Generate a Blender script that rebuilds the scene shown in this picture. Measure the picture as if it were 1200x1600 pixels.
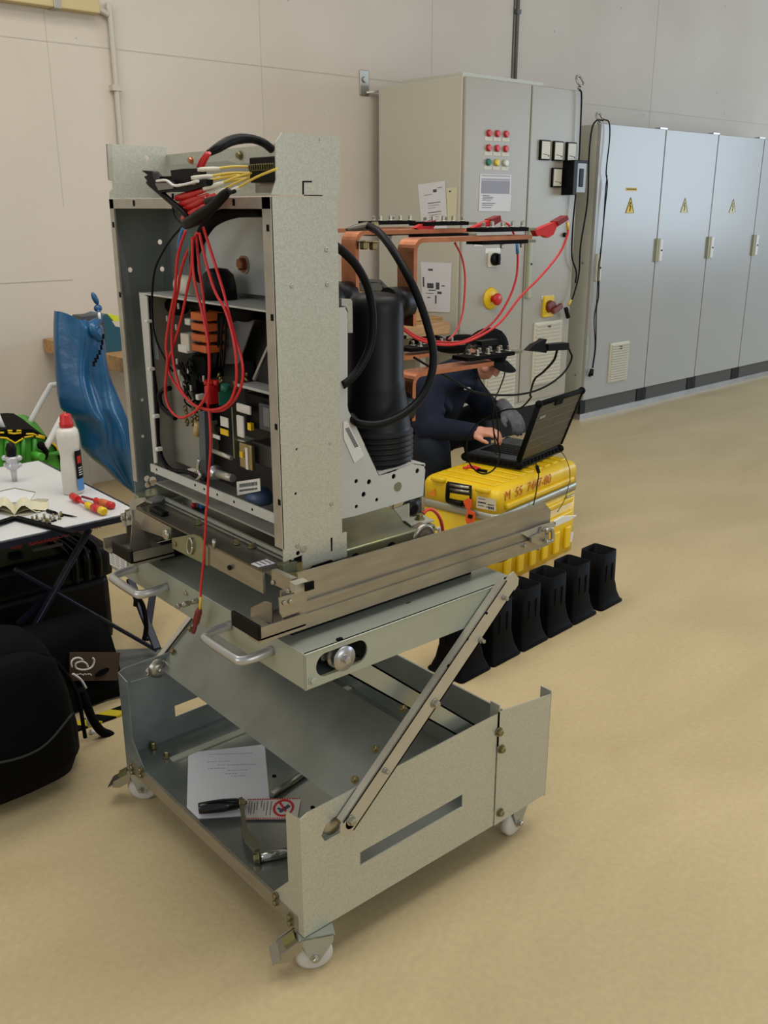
import bpy, bmesh, math, random
from mathutils import Vector, Matrix, geometry
random.seed(7)
for o in list(bpy.data.objects): bpy.data.objects.remove(o)
scn = bpy.context.scene
COL = scn.collection
PI = math.pi
# ------------------------------------------------------------------ camera
FPX, PITCH, YB, CAMZ = 1462.0, math.radians(18.05), math.radians(49.45), 1.6
cd = bpy.data.cameras.new('camera'); cam = bpy.data.objects.new('camera', cd); COL.objects.link(cam)
cd.sensor_fit = 'VERTICAL'; cd.sensor_height = 36; cd.lens = FPX * 36 / 1600
cam.location = (0, 0, CAMZ); cam.rotation_euler = (PI/2 - PITCH, 0, YB - PI/2)
cd.clip_start = .05
scn.camera = cam
# ------------------------------------------------------------------ light
w = bpy.data.worlds.new('world'); scn.world = w; w.use_nodes = True
w.node_tree.nodes['Background'].inputs[0].default_value = (.96, .98, 1.0, 1)
w.node_tree.nodes['Background'].inputs[1].default_value = .36
def area(name, loc, target, sx, sy, power, col):
    l = bpy.data.lights.new(name, 'AREA'); l.shape = 'RECTANGLE'; l.size = sx; l.size_y = sy
    l.energy = power; l.color = col
    o = bpy.data.objects.new(name, l); COL.objects.link(o); o.location = loc
    o.rotation_euler = (Vector(target) - Vector(loc)).to_track_quat('-Z', 'Y').to_euler()
    return o
area('window_daylight', (11.6, .4, 2.1), (8.2, 4.2, 1.1), 4.5, 2.2, 190, (.66, .82, 1.0))
area('ceiling_lamp_bank', (2.6, 1.0, 4.4), (2.6, 1.2, 0), 3.6, 1.6, 90, (1.0, .95, .86))
area('ceiling_lamp_row', (1.0, 3.4, 4.2), (1.0, 3.4, 0), 3.0, 1.0, 50, (1.0, .95, .87))
area('side_window', (1.5, -4.5, 2.6), (2.0, 1.8, .9), 4.0, 2.0, 88, (.98, .98, .96))
area('left_fill', (-3.6, 1.6, 2.7), (1.0, 2.2, .9), 3.0, 2.0, 50, (1.0, .98, .94))  # added fill from the left to lift the shaded faces; no window known there
vs = scn.view_settings
vs.view_transform = 'Standard'; vs.look = 'None'; vs.gamma = 1; vs.exposure = 0.0
vs.use_curve_mapping = False
# ------------------------------------------------------------------ measuring helpers: photo sight lines met with real planes
RR = math.radians(1.45)          # the room is turned a little against the lift trolley
_c, _s = math.cos(PITCH), math.sin(PITCH)
def ray(u, v):
    x, y = (u - 600) / FPX, -(v - 800) / FPX
    f, z = _c + y * _s, -_s + y * _c
    return Vector((x*math.sin(YB) + f*math.cos(YB), -x*math.cos(YB) + f*math.sin(YB), z))
O = Vector((0, 0, CAMZ))
def FX(q, X): d = ray(*q); return O + d * (X / d.x)
def FY(q, Y): d = ray(*q); return O + d * (Y / d.y)
def FZ(q, Z): d = ray(*q); return O + d * ((Z - CAMZ) / d.z)
RM = Matrix.Rotation(RR, 4, 'Z'); RI = RM.inverted()
def RX(q, X): d = RI @ ray(*q); return O + d * (X / d.x)
def RY(q, Y): d = RI @ ray(*q); return O + d * (Y / d.y)
def RZ(q, Z): d = RI @ ray(*q); return O + d * ((Z - CAMZ) / d.z)
KA = math.radians(9)               # the yellow case stands turned on the floor
KI = Matrix.Rotation(-KA, 4, 'Z')
def KX(q, X): d = KI @ ray(*q); return O + d * (X / d.x)
def KY(q, Y): d = KI @ ray(*q); return O + d * (Y / d.y)
def FD(q, D):                     # at horizontal distance D ahead of the camera
    d = ray(*q); h = d.x*math.cos(YB) + d.y*math.sin(YB); return O + d * (D / h)
AH = Vector((math.cos(YB), math.sin(YB), 0)); RH = Vector((math.sin(YB), -math.cos(YB), 0)); UP = Vector((0, 0, 1))
def crop(ox, oy, s): return lambda x, y: (ox + x/s, oy + y/s)
c1=crop(150,180,4);c2=crop(200,450,4.572);c3=crop(400,180,4);c4=crop(420,560,4);c5=crop(150,740,3.4286);c6=crop(450,780,2.6667)
c7=crop(160,1100,3.3333);c8=crop(480,1040,3);d1=crop(0,440,4.444);d2=crop(0,640,5);d3=crop(0,920,4.444);d4=crop(560,100,3.3333)
d5=crop(520,330,3);d6=crop(600,480,3.75);d7=crop(640,680,3.3333);d8=crop(880,120,2.857);e4=crop(860,540,3.529);e5=crop(160,960,3.529)
e6=crop(380,800,6.667);e7=crop(540,330,6);e8=crop(530,480,6)
V = Vector
# ------------------------------------------------------------------ materials
def lin(c):
    c = c/255; return c/12.92 if c <= .04045 else ((c+.055)/1.055)**2.4
MATS = {}
def M(name, rgb=None, rough=.5, metal=0, var=.0, scale=8, bump=0, bscale=60, rgb2=None, voro=False, trans=0, spec=None, coat=0, stretch=None):
    if name in MATS: return MATS[name]
    m = bpy.data.materials.new(name); m.use_nodes = True; nt = m.node_tree; N = nt.nodes; L = nt.links
    b = N['Principled BSDF']; col = (*[lin(c) for c in rgb], 1)
    b.inputs['Base Color'].default_value = col; b.inputs['Roughness'].default_value = rough; b.inputs['Metallic'].default_value = metal
    if trans: b.inputs['Transmission Weight'].default_value = trans
    if coat: b.inputs['Coat Weight'].default_value = coat
    if spec is not None: b.inputs['Specular IOR Level'].default_value = spec
    tc = N.new('ShaderNodeTexCoord'); mp = N.new('ShaderNodeMapping'); L.new(tc.outputs['Object'], mp.inputs[0])
    if stretch: mp.inputs['Scale'].default_value = stretch
    if var:
        if voro:
            t = N.new('ShaderNodeTexVoronoi'); t.inputs['Scale'].default_value = scale; out = t.outputs['Color']
            sp = N.new('ShaderNodeSeparateColor'); L.new(out, sp.inputs[0]); fac = sp.outputs[0]
        else:
            t = N.new('ShaderNodeTexNoise'); t.inputs['Scale'].default_value = scale; t.inputs['Detail'].default_value = 6; fac = t.outputs['Fac']
        L.new(mp.outputs[0], t.inputs['Vector'])
        r = N.new('ShaderNodeValToRGB'); L.new(fac, r.inputs[0])
        c2_ = [lin(c) for c in rgb2] if rgb2 else [c*(1-var) for c in col[:3]]
        hi = col[:3] if rgb2 else [min(1, c*(1+var*.6)) for c in col[:3]]
        r.color_ramp.elements[0].position = .3; r.color_ramp.elements[1].position = .7
        r.color_ramp.elements[0].color = (*c2_, 1); r.color_ramp.elements[1].color = (*hi, 1)
        L.new(r.outputs[0], b.inputs['Base Color'])
    if bump:
        n = N.new('ShaderNodeTexNoise'); n.inputs['Scale'].default_value = bscale; n.inputs['Detail'].default_value = 4
        L.new(mp.outputs[0], n.inputs['Vector'])
        bp = N.new('ShaderNodeBump'); bp.inputs['Strength'].default_value = bump; bp.inputs['Distance'].default_value = .01
        L.new(n.outputs['Fac'], bp.inputs['Height']); L.new(bp.outputs[0], b.inputs['Normal'])
    MATS[name] = m; return m
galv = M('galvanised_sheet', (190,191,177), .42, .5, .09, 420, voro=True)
galv_shade = M('galvanised_shaded', (138,146,144), .38, .5, .14, 14)  # shaded copy of the galvanised sheet, for far and inner parts
zincgray = M('zinc_plate', (166,172,163), .32, .6, .12, 10)
steel = M('stainless_steel', (164,158,144), .34, .75, .14, 9, stretch=(1,1,6))
steel_b = M('bare_steel', (176,172,160), .4, .55, .15, 24)
yzinc = M('yellow_zinc', (160,158,118), .32, .7, .3, 12, rgb2=(130,138,122))
gold = M('yellow_passivated_bolt', (138,128,92), .38, .85)
bolt = M('bolt_steel', (175,172,160), .35, .9)
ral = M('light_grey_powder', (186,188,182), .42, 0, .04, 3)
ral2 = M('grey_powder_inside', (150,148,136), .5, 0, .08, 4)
ralside = M('cabinet_grey', (186,184,168), .38, 0, .04, 1.5)
ralwarm = M('control_cabinet_front', (160,154,139), .35, 0, .03, 1.5, spec=.45)  # door colour warmed and darkened to offset the bluish window light
ralfront = M('cabinet_front_grey', (160,159,153), .28, 0, .03, 1.5, spec=.6)  # same paint as the sides, darkened to offset light on the fronts
black = M('black_plastic', (7,7,8), .45, spec=.16)
blackm = M('black_matt', (5,5,6), .75, spec=.12)
rubber = M('black_rubber', (9,11,13), .45, spec=.26)
blk_metal = M('black_metal', (14,14,16), .4, .3, spec=.3)
darkgrey = M('dark_grey_plastic', (60,64,68), .5)
copper = M('copper', (205,135,98), .38, .85, .25, 18)
copper_m = M('copper_face', (190,125,92), .42, .7, .3, 12)
red = M('red_plastic', (190,28,28), .38)
redcable = M('red_cable', (200,35,38), .38)
pinkcable = M('faded_red_cable', (215,80,82), .45)
dred = M('dark_red_plastic', (115,22,26), .4)
yellow = M('yellow_plastic', (222,186,20), .42, 0, .06, 5)
yellowcable = M('yellow_cable', (215,185,70), .45)
green = M('green_rubber', (28,110,88), .5)
blue = M('blue_plastic', (50,110,165), .45)
orange = M('orange_plastic', (196,98,40), .5)
white = M('white_plastic', (215,214,208), .45)
offwhite = M('old_white', (205,200,182), .5)
paper = M('paper', (212,212,214), .8, 0, .02, 3)
paper_c = M('cream_paper', (205,200,170), .8)
ink = M('printed_ink', (70,72,78), .8)
wood = M('beech_wood', (176,134,84), .5, 0, .3, 5, stretch=(1,6,6))
cardboard = M('cardboard', (170,135,80), .8, 0, .15, 6)
alu = M('aluminium', (180,180,180), .35, .9, .1, 10)
navy_metal = M('navy_tube', (24,28,44), .4, .3)
# ------------------------------------------------------------------ mesh builder
class B:
    def __init__(s): s.bm = bmesh.new(); s.mi = 0; s.mats = []
    def use(s, m):
        if m not in s.mats: s.mats.append(m)
        s.mi = s.mats.index(m); return s
    def _f(s, vs_, smooth=False):
        try: f = s.bm.faces.new(vs_)
        except ValueError: return
        f.material_index = s.mi; f.smooth = smooth; return f
    def slab(s, pts, t, holes=()):
        """flat plate: outline pts (coplanar), thickness vector t, holes = list of outlines"""
        t = V(t); loops = [[V(p) for p in pts]] + [[V(p) for p in h] for h in holes]
        flat = [p for l in loops for p in l]
        A = [s.bm.verts.new(p) for p in flat]; Bv = [s.bm.verts.new(p + t) for p in flat]
        for tri in geometry.tessellate_polygon(loops):
            s._f([A[i] for i in tri]); s._f([Bv[i] for i in reversed(tri)])
        k = 0
        for l in loops:
            n = len(l)
            for i in range(n):
                a, b_ = k+i, k+(i+1) % n
                s._f([A[a], A[b_], Bv[b_], Bv[a]])
            k += n
        return s
    def box(s, a, b_, bev=0):
        a, b_ = V(a), V(b_); c = (a+b_)/2; d = b_-a
        return s.obox(c, (abs(d.x), abs(d.y), abs(d.z)), Matrix.Identity(3), bev)
    def obox(s, c, size, R=None, bev=0):
        """box of given size about c, rotated by the 3x3 R"""
        R = R or Matrix.Identity(3); h = V(size)/2; c = V(c)
        n0 = len(s.bm.verts)
        vs_ = [s.bm.verts.new(c + R @ V((x*h.x, y*h.y, z*h.z))) for x in (-1,1) for y in (-1,1) for z in (-1,1)]
        fs = [s._f([vs_[i] for i in q]) for q in ((0,1,3,2),(4,6,7,5),(0,4,5,1),(2,3,7,6),(0,2,6,4),(1,5,7,3))]
        if bev:
            es = list({e for f in fs for e in f.edges})
            r = bmesh.ops.bevel(s.bm, geom=es, offset=min(bev, .45*min(size)), segments=2, affect='EDGES', profile=.6)
            for f in r['faces']: f.material_index = s.mi; f.smooth = True
        return s
    def beam(s, p, q, wdt, hgt, up=(0,0,1), bev=0):
        p, q = V(p), V(q); x = (q-p).normalized(); u = V(up); y = u.cross(x).normalized(); z = x.cross(y)
        return s.obox((p+q)/2, ((q-p).length, wdt, hgt), Matrix((x, y, z)).transposed(), bev)
    def cyl(s, p, q, r, r2=None, n=16, caps=True):
        return s.lathe(p, V(q)-V(p), [(r, 0), (r if r2 is None else r2, (V(q)-V(p)).length)], n, caps)
    def lathe(s, p, axis, prof, n=20, caps=True, smooth=True):
        p = V(p); z = V(axis).normalized(); x = z.orthogonal().normalized(); y = z.cross(x)
        rings = []
        for r, h in prof:
            if r < 1e-6: rings.append([s.bm.verts.new(p + z*h)]); continue
            rings.append([s.bm.verts.new(p + z*h + (x*math.cos(2*PI*i/n) + y*math.sin(2*PI*i/n))*r) for i in range(n)])
        for a, b_ in zip(rings, rings[1:]):
            for i in range(n):
                j = (i+1) % n
                if len(a) == 1 and len(b_) == 1: break
                if len(a) == 1: s._f([a[0], b_[j], b_[i]][::-1], smooth)
                elif len(b_) == 1: s._f([a[i], a[j], b_[0]], smooth)
                else: s._f([a[i], a[j], b_[j], b_[i]], smooth)
        if caps:
            if len(rings[0]) > 1: s._f(rings[0][::-1])
            if len(rings[-1]) > 1: s._f(rings[-1])
        return s
    def ball(s, c, r, sc=(1,1,1), R=None, n=14):
        R = R or Matrix.Identity(3); c = V(c); rings = []
        for k in range(1, n//2):
            a = PI*k/(n//2)
            rings.append([s.bm.verts.new(c + R @ V((r*sc[0]*math.sin(a)*math.cos(2*PI*i/n), r*sc[1]*math.sin(a)*math.sin(2*PI*i/n), r*sc[2]*math.cos(a)))) for i in range(n)])
        top = s.bm.verts.new(c + R @ V((0,0,r*sc[2]))); bot = s.bm.verts.new(c + R @ V((0,0,-r*sc[2])))
        for a, b_ in zip(rings, rings[1:]):
            for i in range(n): s._f([a[i], b_[i], b_[(i+1)%n], a[(i+1)%n]], True)
        for i in range(n):
            s._f([top, rings[0][i], rings[0][(i+1)%n]], True); s._f([bot, rings[-1][(i+1)%n], rings[-1][i]], True)
        return s
    def tube(s, pts, r, n=8, steps=6, rad=None):
        pts = [V(p) for p in pts]
        if steps > 1 and len(pts) > 2:
            P = [pts[0]*2 - pts[1]] + pts + [pts[-1]*2 - pts[-2]]; out = []; rr = []
            for i in range(1, len(P)-2):
                for k in range(steps):
                    t = k/steps; a, b_, c, d = P[i-1], P[i], P[i+1], P[i+2]
                    out.append(.5*((2*b_) + (c-a)*t + (2*a-5*b_+4*c-d)*t*t + (3*b_-a-3*c+d)*t**3))
                    rr.append(rad[i-1]*(1-t)+rad[i]*t if rad else r)
            out.append(pts[-1]); rr.append(rad[-1] if rad else r)
        else: out = pts; rr = rad or [r]*len(pts)
        nrm = None; rings = []
        for i, p in enumerate(out):
            t = (out[min(i+1, len(out)-1)] - out[max(i-1, 0)])
            t = t.normalized() if t.length > 1e-9 else V((0,0,1))
            nrm = t.orthogonal().normalized() if nrm is None else (nrm - t*nrm.dot(t)).normalized()
            bn = t.cross(nrm)
            rings.append([s.bm.verts.new(p + (nrm*math.cos(2*PI*k/n) + bn*math.sin(2*PI*k/n))*rr[i]) for k in range(n)])
        for a, b_ in zip(rings, rings[1:]):
            for i in range(n): s._f([a[i], a[(i+1)%n], b_[(i+1)%n], b_[i]], True)
        s._f(rings[0][::-1]); s._f(rings[-1]); return s
    def hexbolt(s, p, axis, r=.008, h=.006):
        s.lathe(p, axis, [(r*1.35, 0), (r*1.35, h*.25)], 14); s.lathe(V(p)+V(axis).normalized()*h*.25, axis, [(r, 0), (r, h*.8), (r*.8, h)], 6, smooth=False); return s
    def loft(s, rings, cap=True, smooth=True):
        R_ = [[s.bm.verts.new(V(p)) for p in r] for r in rings]
        for a, b_ in zip(R_, R_[1:]):
            n = len(a)
            for i in range(n): s._f([a[i], a[(i+1)%n], b_[(i+1)%n], b_[i]], smooth)
        if cap: s._f(R_[0][::-1]); s._f(R_[-1])
        return s
    def grid(s, P, smooth=True, closed=False):
        R_ = [[s.bm.verts.new(V(p)) for p in r] for r in P]
        for a, b_ in zip(R_, R_[1:]):
            for i in range(len(a) - (0 if closed else 1)):
                j = (i+1) % len(a); s._f([a[i], a[j], b_[j], b_[i]], smooth)
        return s
    def mesh(s, name, mat, off):
        bmesh.ops.recalc_face_normals(s.bm, faces=s.bm.faces)
        for v in s.bm.verts: v.co -= off
        me = bpy.data.meshes.new(name); s.bm.to_mesh(me); s.bm.free()
        for m in (s.mats or [mat]): me.materials.append(m)
        return me
class Thing:
    def __init__(s, name, label, cat, loc, group=None, room=False):
        s.off = V(loc); s.room = room
        o = bpy.data.objects.new(name, None); COL.objects.link(o); o.empty_display_size = .1
        s.o = o; put(o, s.off, room); o['label'] = label; o['category'] = cat
        if group: o['group'] = group
    def part(s, name, b, mat=None, parent=None, label=None, stuff=False):
        o = bpy.data.objects.new(name, b.mesh(name, mat, s.off)); COL.objects.link(o); o.parent = parent or s.o
        if label: o['label'] = label
        if stuff: o['kind'] = 'stuff'
        return o
def put(o, loc, room=False):
    if room:
        a = RR if room is True else room
        o.location = Matrix.Rotation(a, 4, 'Z') @ V(loc); o.rotation_euler = (0, 0, a)
    else: o.location = V(loc)
def solo(name, label, cat, b, mat=None, group=None, room=False, kind=None, mod=None):
    vs_ = [v.co for v in b.bm.verts]
    lo = V((min(v.x for v in vs_), min(v.y for v in vs_), min(v.z for v in vs_))); hi = V((max(v.x for v in vs_), max(v.y for v in vs_), max(v.z for v in vs_)))
    off = V(((lo.x+hi.x)/2, (lo.y+hi.y)/2, lo.z))
    o = bpy.data.objects.new(name, b.mesh(name, mat, off)); COL.objects.link(o); put(o, off, room)
    if kind: o['kind'] = kind
    if label: o['label'] = label
    if cat: o['category'] = cat
    if group: o['group'] = group
    return o
def struct(name, b, mat=None, room=True): return solo(name, None, None, b, mat, room=room, kind='structure')
def copy_thing(root, loc, label=None, room=False, rot=None):
    def cp(o, par):
        c = o.copy(); COL.objects.link(c); c.parent = par
        for ch in o.children: cp(ch, c)
        return c
    n = cp(root, None); put(n, loc, room)
    if rot is not None: n.rotation_euler = (0, 0, rot)
    if label: n['label'] = label
    return n
def writing(t, name, text, size, origin, xdir, ydir, mat, parent=None, thick=.0004, shear=0):
    """real lettering as a thin mesh lying on a surface"""
    cu = bpy.data.curves.new(name, 'FONT'); cu.body = text; cu.size = size; cu.extrude = thick; cu.shear = shear
    tmp = bpy.data.objects.new(name, cu); COL.objects.link(tmp); bpy.context.view_layer.update()
    me = bpy.data.meshes.new_from_object(tmp.evaluated_get(bpy.context.evaluated_depsgraph_get()))
    bpy.data.objects.remove(tmp)
    x = V(xdir).normalized(); y = (V(ydir) - x*V(ydir).dot(x)).normalized(); z = x.cross(y)
    R = Matrix((x, y, z)).transposed()
    for v in me.vertices: v.co = R @ v.co + V(origin) - t.off
    me.materials.clear(); me.materials.append(mat)
    o = bpy.data.objects.new(name, me); COL.objects.link(o); o.parent = parent or t.o
    return o
def lines(b, o, xd, yd, rows, h=.003, t=.0006):
    """rows of print: (x0,x1,y) fractions in metres on a surface"""
    x = V(xd).normalized(); y = V(yd).normalized(); n = x.cross(y)
    for x0, x1, yy in rows:
        p = V(o) + x*x0 + y*yy
        b.slab([p, p + x*(x1-x0), p + x*(x1-x0) + y*h, p + y*h], n*t)
    return b
def circ(c, r, u, v_, n=16): return [V(c) + V(u)*r*math.cos(2*PI*i/n) + V(v_)*r*math.sin(2*PI*i/n) for i in range(n)]
EX, EY, EZ = V((1,0,0)), V((0,1,0)), V((0,0,1))

# ================================================================== setting
def floor_mat():
    m = bpy.data.materials.new('floor_coating'); m.use_nodes = True; nt = m.node_tree; N, L = nt.nodes, nt.links
    b = N['Principled BSDF']; tc = N.new('ShaderNodeTexCoord')
    n1 = N.new('ShaderNodeTexNoise'); n1.inputs['Scale'].default_value = 1.3; n1.inputs['Detail'].default_value = 8; n1.inputs['Distortion'].default_value = .6
    n2 = N.new('ShaderNodeTexNoise'); n2.inputs['Scale'].default_value = 60; n2.inputs['Detail'].default_value = 5
    mp = N.new('ShaderNodeMapping'); mp.inputs['Scale'].default_value = (1, 2.2, 1)
    L.new(tc.outputs['Object'], mp.inputs[0]); L.new(mp.outputs[0], n1.inputs[0]); L.new(tc.outputs['Object'], n2.inputs[0])
    r = N.new('ShaderNodeValToRGB'); L.new(n1.outputs[0], r.inputs[0])
    r.color_ramp.elements[0].position = .33; r.color_ramp.elements[1].position = .68
    r.color_ramp.elements[0].color = (lin(184), lin(165), lin(124), 1); r.color_ramp.elements[1].color = (lin(196), lin(177), lin(136), 1)
    mx = N.new('ShaderNodeMix'); mx.data_type = 'RGBA'; mx.blend_type = 'OVERLAY'; mx.inputs[0].default_value = .14
    L.new(r.outputs[0], mx.inputs[6]); L.new(n2.outputs[0], mx.inputs[7]); L.new(mx.outputs[2], b.inputs['Base Color'])
    b.inputs['Roughness'].default_value = .48; b.inputs['Specular IOR Level'].default_value = .35
    bp = N.new('ShaderNodeBump'); bp.inputs['Strength'].default_value = .12; bp.inputs['Distance'].default_value = .01
    L.new(n2.outputs[0], bp.inputs['Height']); L.new(bp.outputs[0], b.inputs['Normal'])
    return m
def wall_mat():
    m = bpy.data.materials.new('painted_concrete'); m.use_nodes = True; nt = m.node_tree; N, L = nt.nodes, nt.links
    b = N['Principled BSDF']; tc = N.new('ShaderNodeTexCoord')
    n1 = N.new('ShaderNodeTexNoise'); n1.inputs['Scale'].default_value = .9; n1.inputs['Detail'].default_value = 8
    L.new(tc.outputs['Object'], n1.inputs[0])
    r = N.new('ShaderNodeValToRGB'); L.new(n1.outputs[0], r.inputs[0])
    r.color_ramp.elements[0].position = .3; r.color_ramp.elements[1].position = .7
    r.color_ramp.elements[0].color = (lin(194), lin(184), lin(170), 1); r.color_ramp.elements[1].color = (lin(206), lin(197), lin(184), 1)
    v = N.new('ShaderNodeTexVoronoi'); v.inputs['Scale'].default_value = 5.5; L.new(tc.outputs['Object'], v.inputs['Vector'])
    lt = N.new('ShaderNodeMath'); lt.operation = 'LESS_THAN'; lt.inputs[1].default_value = .055; L.new(v.outputs['Distance'], lt.inputs[0])
    n3 = N.new('ShaderNodeTexNoise'); n3.inputs['Scale'].default_value = 2; L.new(tc.outputs['Object'], n3.inputs[0])
    g = N.new('ShaderNodeMath'); g.operation = 'GREATER_THAN'; g.inputs[1].default_value = .5; L.new(n3.outputs[0], g.inputs[0])
    mu = N.new('ShaderNodeMath'); mu.operation = 'MULTIPLY'; L.new(lt.outputs[0], mu.inputs[0]); L.new(g.outputs[0], mu.inputs[1])
    mu2 = N.new('ShaderNodeMath'); mu2.operation = 'MULTIPLY'; mu2.inputs[1].default_value = .45; L.new(mu.outputs[0], mu2.inputs[0])
    mx = N.new('ShaderNodeMix'); mx.data_type = 'RGBA'; L.new(mu2.outputs[0], mx.inputs[0]); L.new(r.outputs[0], mx.inputs[6])
    mx.inputs[7].default_value = (.22, .19, .16, 1); L.new(mx.outputs[2], b.inputs['Base Color'])
    b.inputs['Roughness'].default_value = .75
    n4 = N.new('ShaderNodeTexNoise'); n4.inputs['Scale'].default_value = 25; L.new(tc.outputs['Object'], n4.inputs[0])
    bp = N.new('ShaderNodeBump'); bp.inputs['Strength'].default_value = .15; bp.inputs['Distance'].default_value = .01
    L.new(n4.outputs[0], bp.inputs['Height']); L.new(bp.outputs[0], b.inputs['Normal'])
    return m
WY = 5.25
struct('floor', B().box((-6, -6, -.1), (13, WY + .2, 0)), floor_mat())
struct('wall_back', B().box((-6, WY, 0), (13, WY + .2, 4.6)), wall_mat())
seam = M('wall_seam', (190,181,167), .8)
b = B(); b.box((-1, WY-.002, 2.43), (12.9, WY, 2.436))
for x in (RY((75,80), WY).x, RY((410,150), WY).x, RY((675,60), WY).x, RY((1025,60), WY).x): b.box((x-.002, WY-.002, 1.6 if x < 4 else 2.2), (x+.002, WY, 4.5))
p = RY((60,440), WY); b.box((p.x-2, WY-.003, p.z), (p.x+.2, WY, p.z+.005))
struct('trim_1', b, seam)
# wall lamp, conduits
p0 = RY((155,12), WY-.06)
t = Thing('wall_light', 'long cream fluorescent batten on the wall, top left', 'wall lamp', (p0.x-.9, WY-.03, p0.z), room=True)
t.part('housing', B().box((p0.x-1.6, WY-.07, p0.z-.03), (p0.x, WY, p0.z+.05), .006), M('lamp_cream', (190,175,125), .5))
t.part('clip', B().box((p0.x-.26, WY-.078, p0.z-.035), (p0.x-.22, WY, p0.z+.03), .003), bolt)
q1 = RY((172,30), WY-.02); q2 = RY((192,240), WY-.02)
b = B(); b.tube([(p0.x, WY-.026, p0.z+.01), (q1.x-.1, WY-.026, q1.z+.045), (q1.x-.02, WY-.026, q1.z+.02), (q1.x, WY-.026, q1.z-.06), (q1.x, WY-.026, 1.0)], .016, 10)
b.box((q1.x-.03, WY-.045, q1.z-.36), (q1.x+.03, WY, q1.z-.33))
solo('conduit', 'pale plastic conduit running down the wall from the cream lamp', 'conduit', b, M('conduit_plastic', (188,182,170), .5), room=True)
x = RY((806,40), WY).x
b = B(); b.cyl((x, WY-.015, 1.5), (x, WY-.015, 4.5), .014); b.box((x-.022, WY-.03, RY((806,22),WY).z), (x+.022, WY, RY((806,22),WY).z+.03)); b.box((x-.035, WY-.004, 1.5), (x-.022, WY, 4.5))
solo('cable_pipe', 'dark grey cable pipe rising on the wall above the tall cabinet', 'pipe', b, M('dark_pipe', (95,95,92), .5, .4), room=True)

# ================================================================== tall control cabinet (left one, two doors)
YC = 4.36
XA, XS, XBr = RY((723.5,118), YC).x, RY((828.5,131), YC).x, RY((909,140), YC).x
ZT, ZB = 2.372, .246
t = Thing('control_cabinet', 'tall light grey two-door control cabinet with lamps, meters and papers', 'electrical cabinet', ((XA+XBr)/2, YC+.4, 0), room=True)
t.part('body', B().box((XA, YC+.004, .2), (XBr, YC+.78, ZT-.004), .004), ralside)
t.part('roof_panel', B().slab([(XA+.1, YC+.1, ZT), (XBr-.3, YC+.1, ZT), (XBr-.3, YC+.66, ZT), (XA+.1, YC+.66, ZT)], (0,0,.035)), ralside)
t.part('plinth', B().box((XA+.01, YC+.01, 0), (XBr-.01, YC+.76, .2)), blk_metal)
D = {}
for nm, x0, x1 in (('a', XA+.008, XS-.006), ('b', XS+.006, XBr-.012)):
    D[nm] = t.part('door', B().box((x0, YC-.02, ZB), (x1, YC+.002, ZT-.006), .005), ralwarm)
def cabp(q, dy=.02): return RY(q, YC-dy)
def disc(c, r, h, n=14, r2=None): return B().lathe(V(c), (0,-1,0), [(r,0),(r,h*.6),(r2 or r*.8,h)], n)
lampcols = [[red]*3, [red]*3, [green, M('yellow_lamp',(215,195,60),.4), M('clear_lamp',(200,205,190),.3)]]
for r_, yy in enumerate((360, 437, 511)):
    for k, xx in enumerate((678, 722, 767)):
        p = cabp(d4(xx - r_*2, yy + k*2.5))
        lp = t.part('indicator_lamp', disc(p, .021, .02), lampcols[r_][k], D['a'])
        p = cabp(d4(xx - r_*2, yy + 29 + k*2.5))
        t.part('name_tag', B().box(p + V((-.036,-.002,-.011)), p + V((.036,.002,.011))), offwhite, D['a'])
def meter(q, s=.052):
    p = cabp(q); b = B().use(black); b.box(p + V((-s,-.018,-s-.012)), p + V((s,.004,s+.012)), .004)
    b.use(offwhite); b.box(p + V((-s+.009,-.021,-s-.003)), p + V((s-.009,-.016,s+.003)))
    b.use(ink); b.beam(p + V((-.03,-.0215,-.025)), p + V((.02,-.0215,-.03)), .002, .003); b.ball(p + V((.03,-.022,-.035)), .006, (1,.4,1))
    t.part('panel_meter', b, None, D['b'])
for q in ((965,449), (1033,454), (1101,459)): meter(d4(*q))
meter(d4(1026,592))
p = cabp(d4(1097,594)); b = B().use(black); b.box(p + V((-.082,-.10,-.115)), p + V((-.04,.0,.115)), .004)
b.use(M('grey_relay', (120,122,112), .3)); b.box(p + V((-.04,-.095,-.105)), p + V((.075,0,.105)), .01)
b.use(black); b.box(p + V((-.01,-.1,-.06)), p + V((.035,-.09,.06)), .003); b.box(p + V((-.082,-.098,.095)), p + V((.08,.0,.115)), .004)
t.part('relay_box', b, None, D['b'])
# sheet pinned on the middle door
def sheet(name, quad, y, mat, parent, rows, room_x=None, print_mat=ink):
    P = [RY(q, y) for q in quad]
    pp = t.part(name, B().slab(P, (0, -.0015, 0)), mat, parent)
    b = B()
    for fx0, fx1, fy, fh in rows:
        def at(fx, fy_): 
            top = P[0].lerp(P[1], fx); bot = P[3].lerp(P[2], fx); return top.lerp(bot, fy_) + V((0, -.0022, 0))
        b.slab([at(fx0,fy), at(fx1,fy), at(fx1,fy+fh), at(fx0,fy+fh)], (0, -.0004, 0))
    t.part('print', b, print_mat, pp)
    return pp
sheet('notice_sheet', (d4(633,573), d4(797,577), d4(789,768), d4(626,766)), YC-.021, paper, D['a'],
      [(.05,.95,.03,.02),(.05,.95,.12,.03),(.05,.95,.17,.35)], print_mat=M('print_grey', (150,152,162), .8))
sheet('notice_text', (d4(633,680), d4(797,684), d4(789,768), d4(626,766)), YC-.0225, paper, D['a'],
      [(.08,.3,.04,.03),(.08,.42,.13,.03),(.08,.4,.22,.03),(.08,.35,.31,.03),(.08,.5,.5,.03),(.08,.42,.62,.03),(.08,.38,.76,.03)])
for a_, b2, q0 in ((.06,.3,590),(.32,.48,0),(.5,.53,0)): pass
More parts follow.
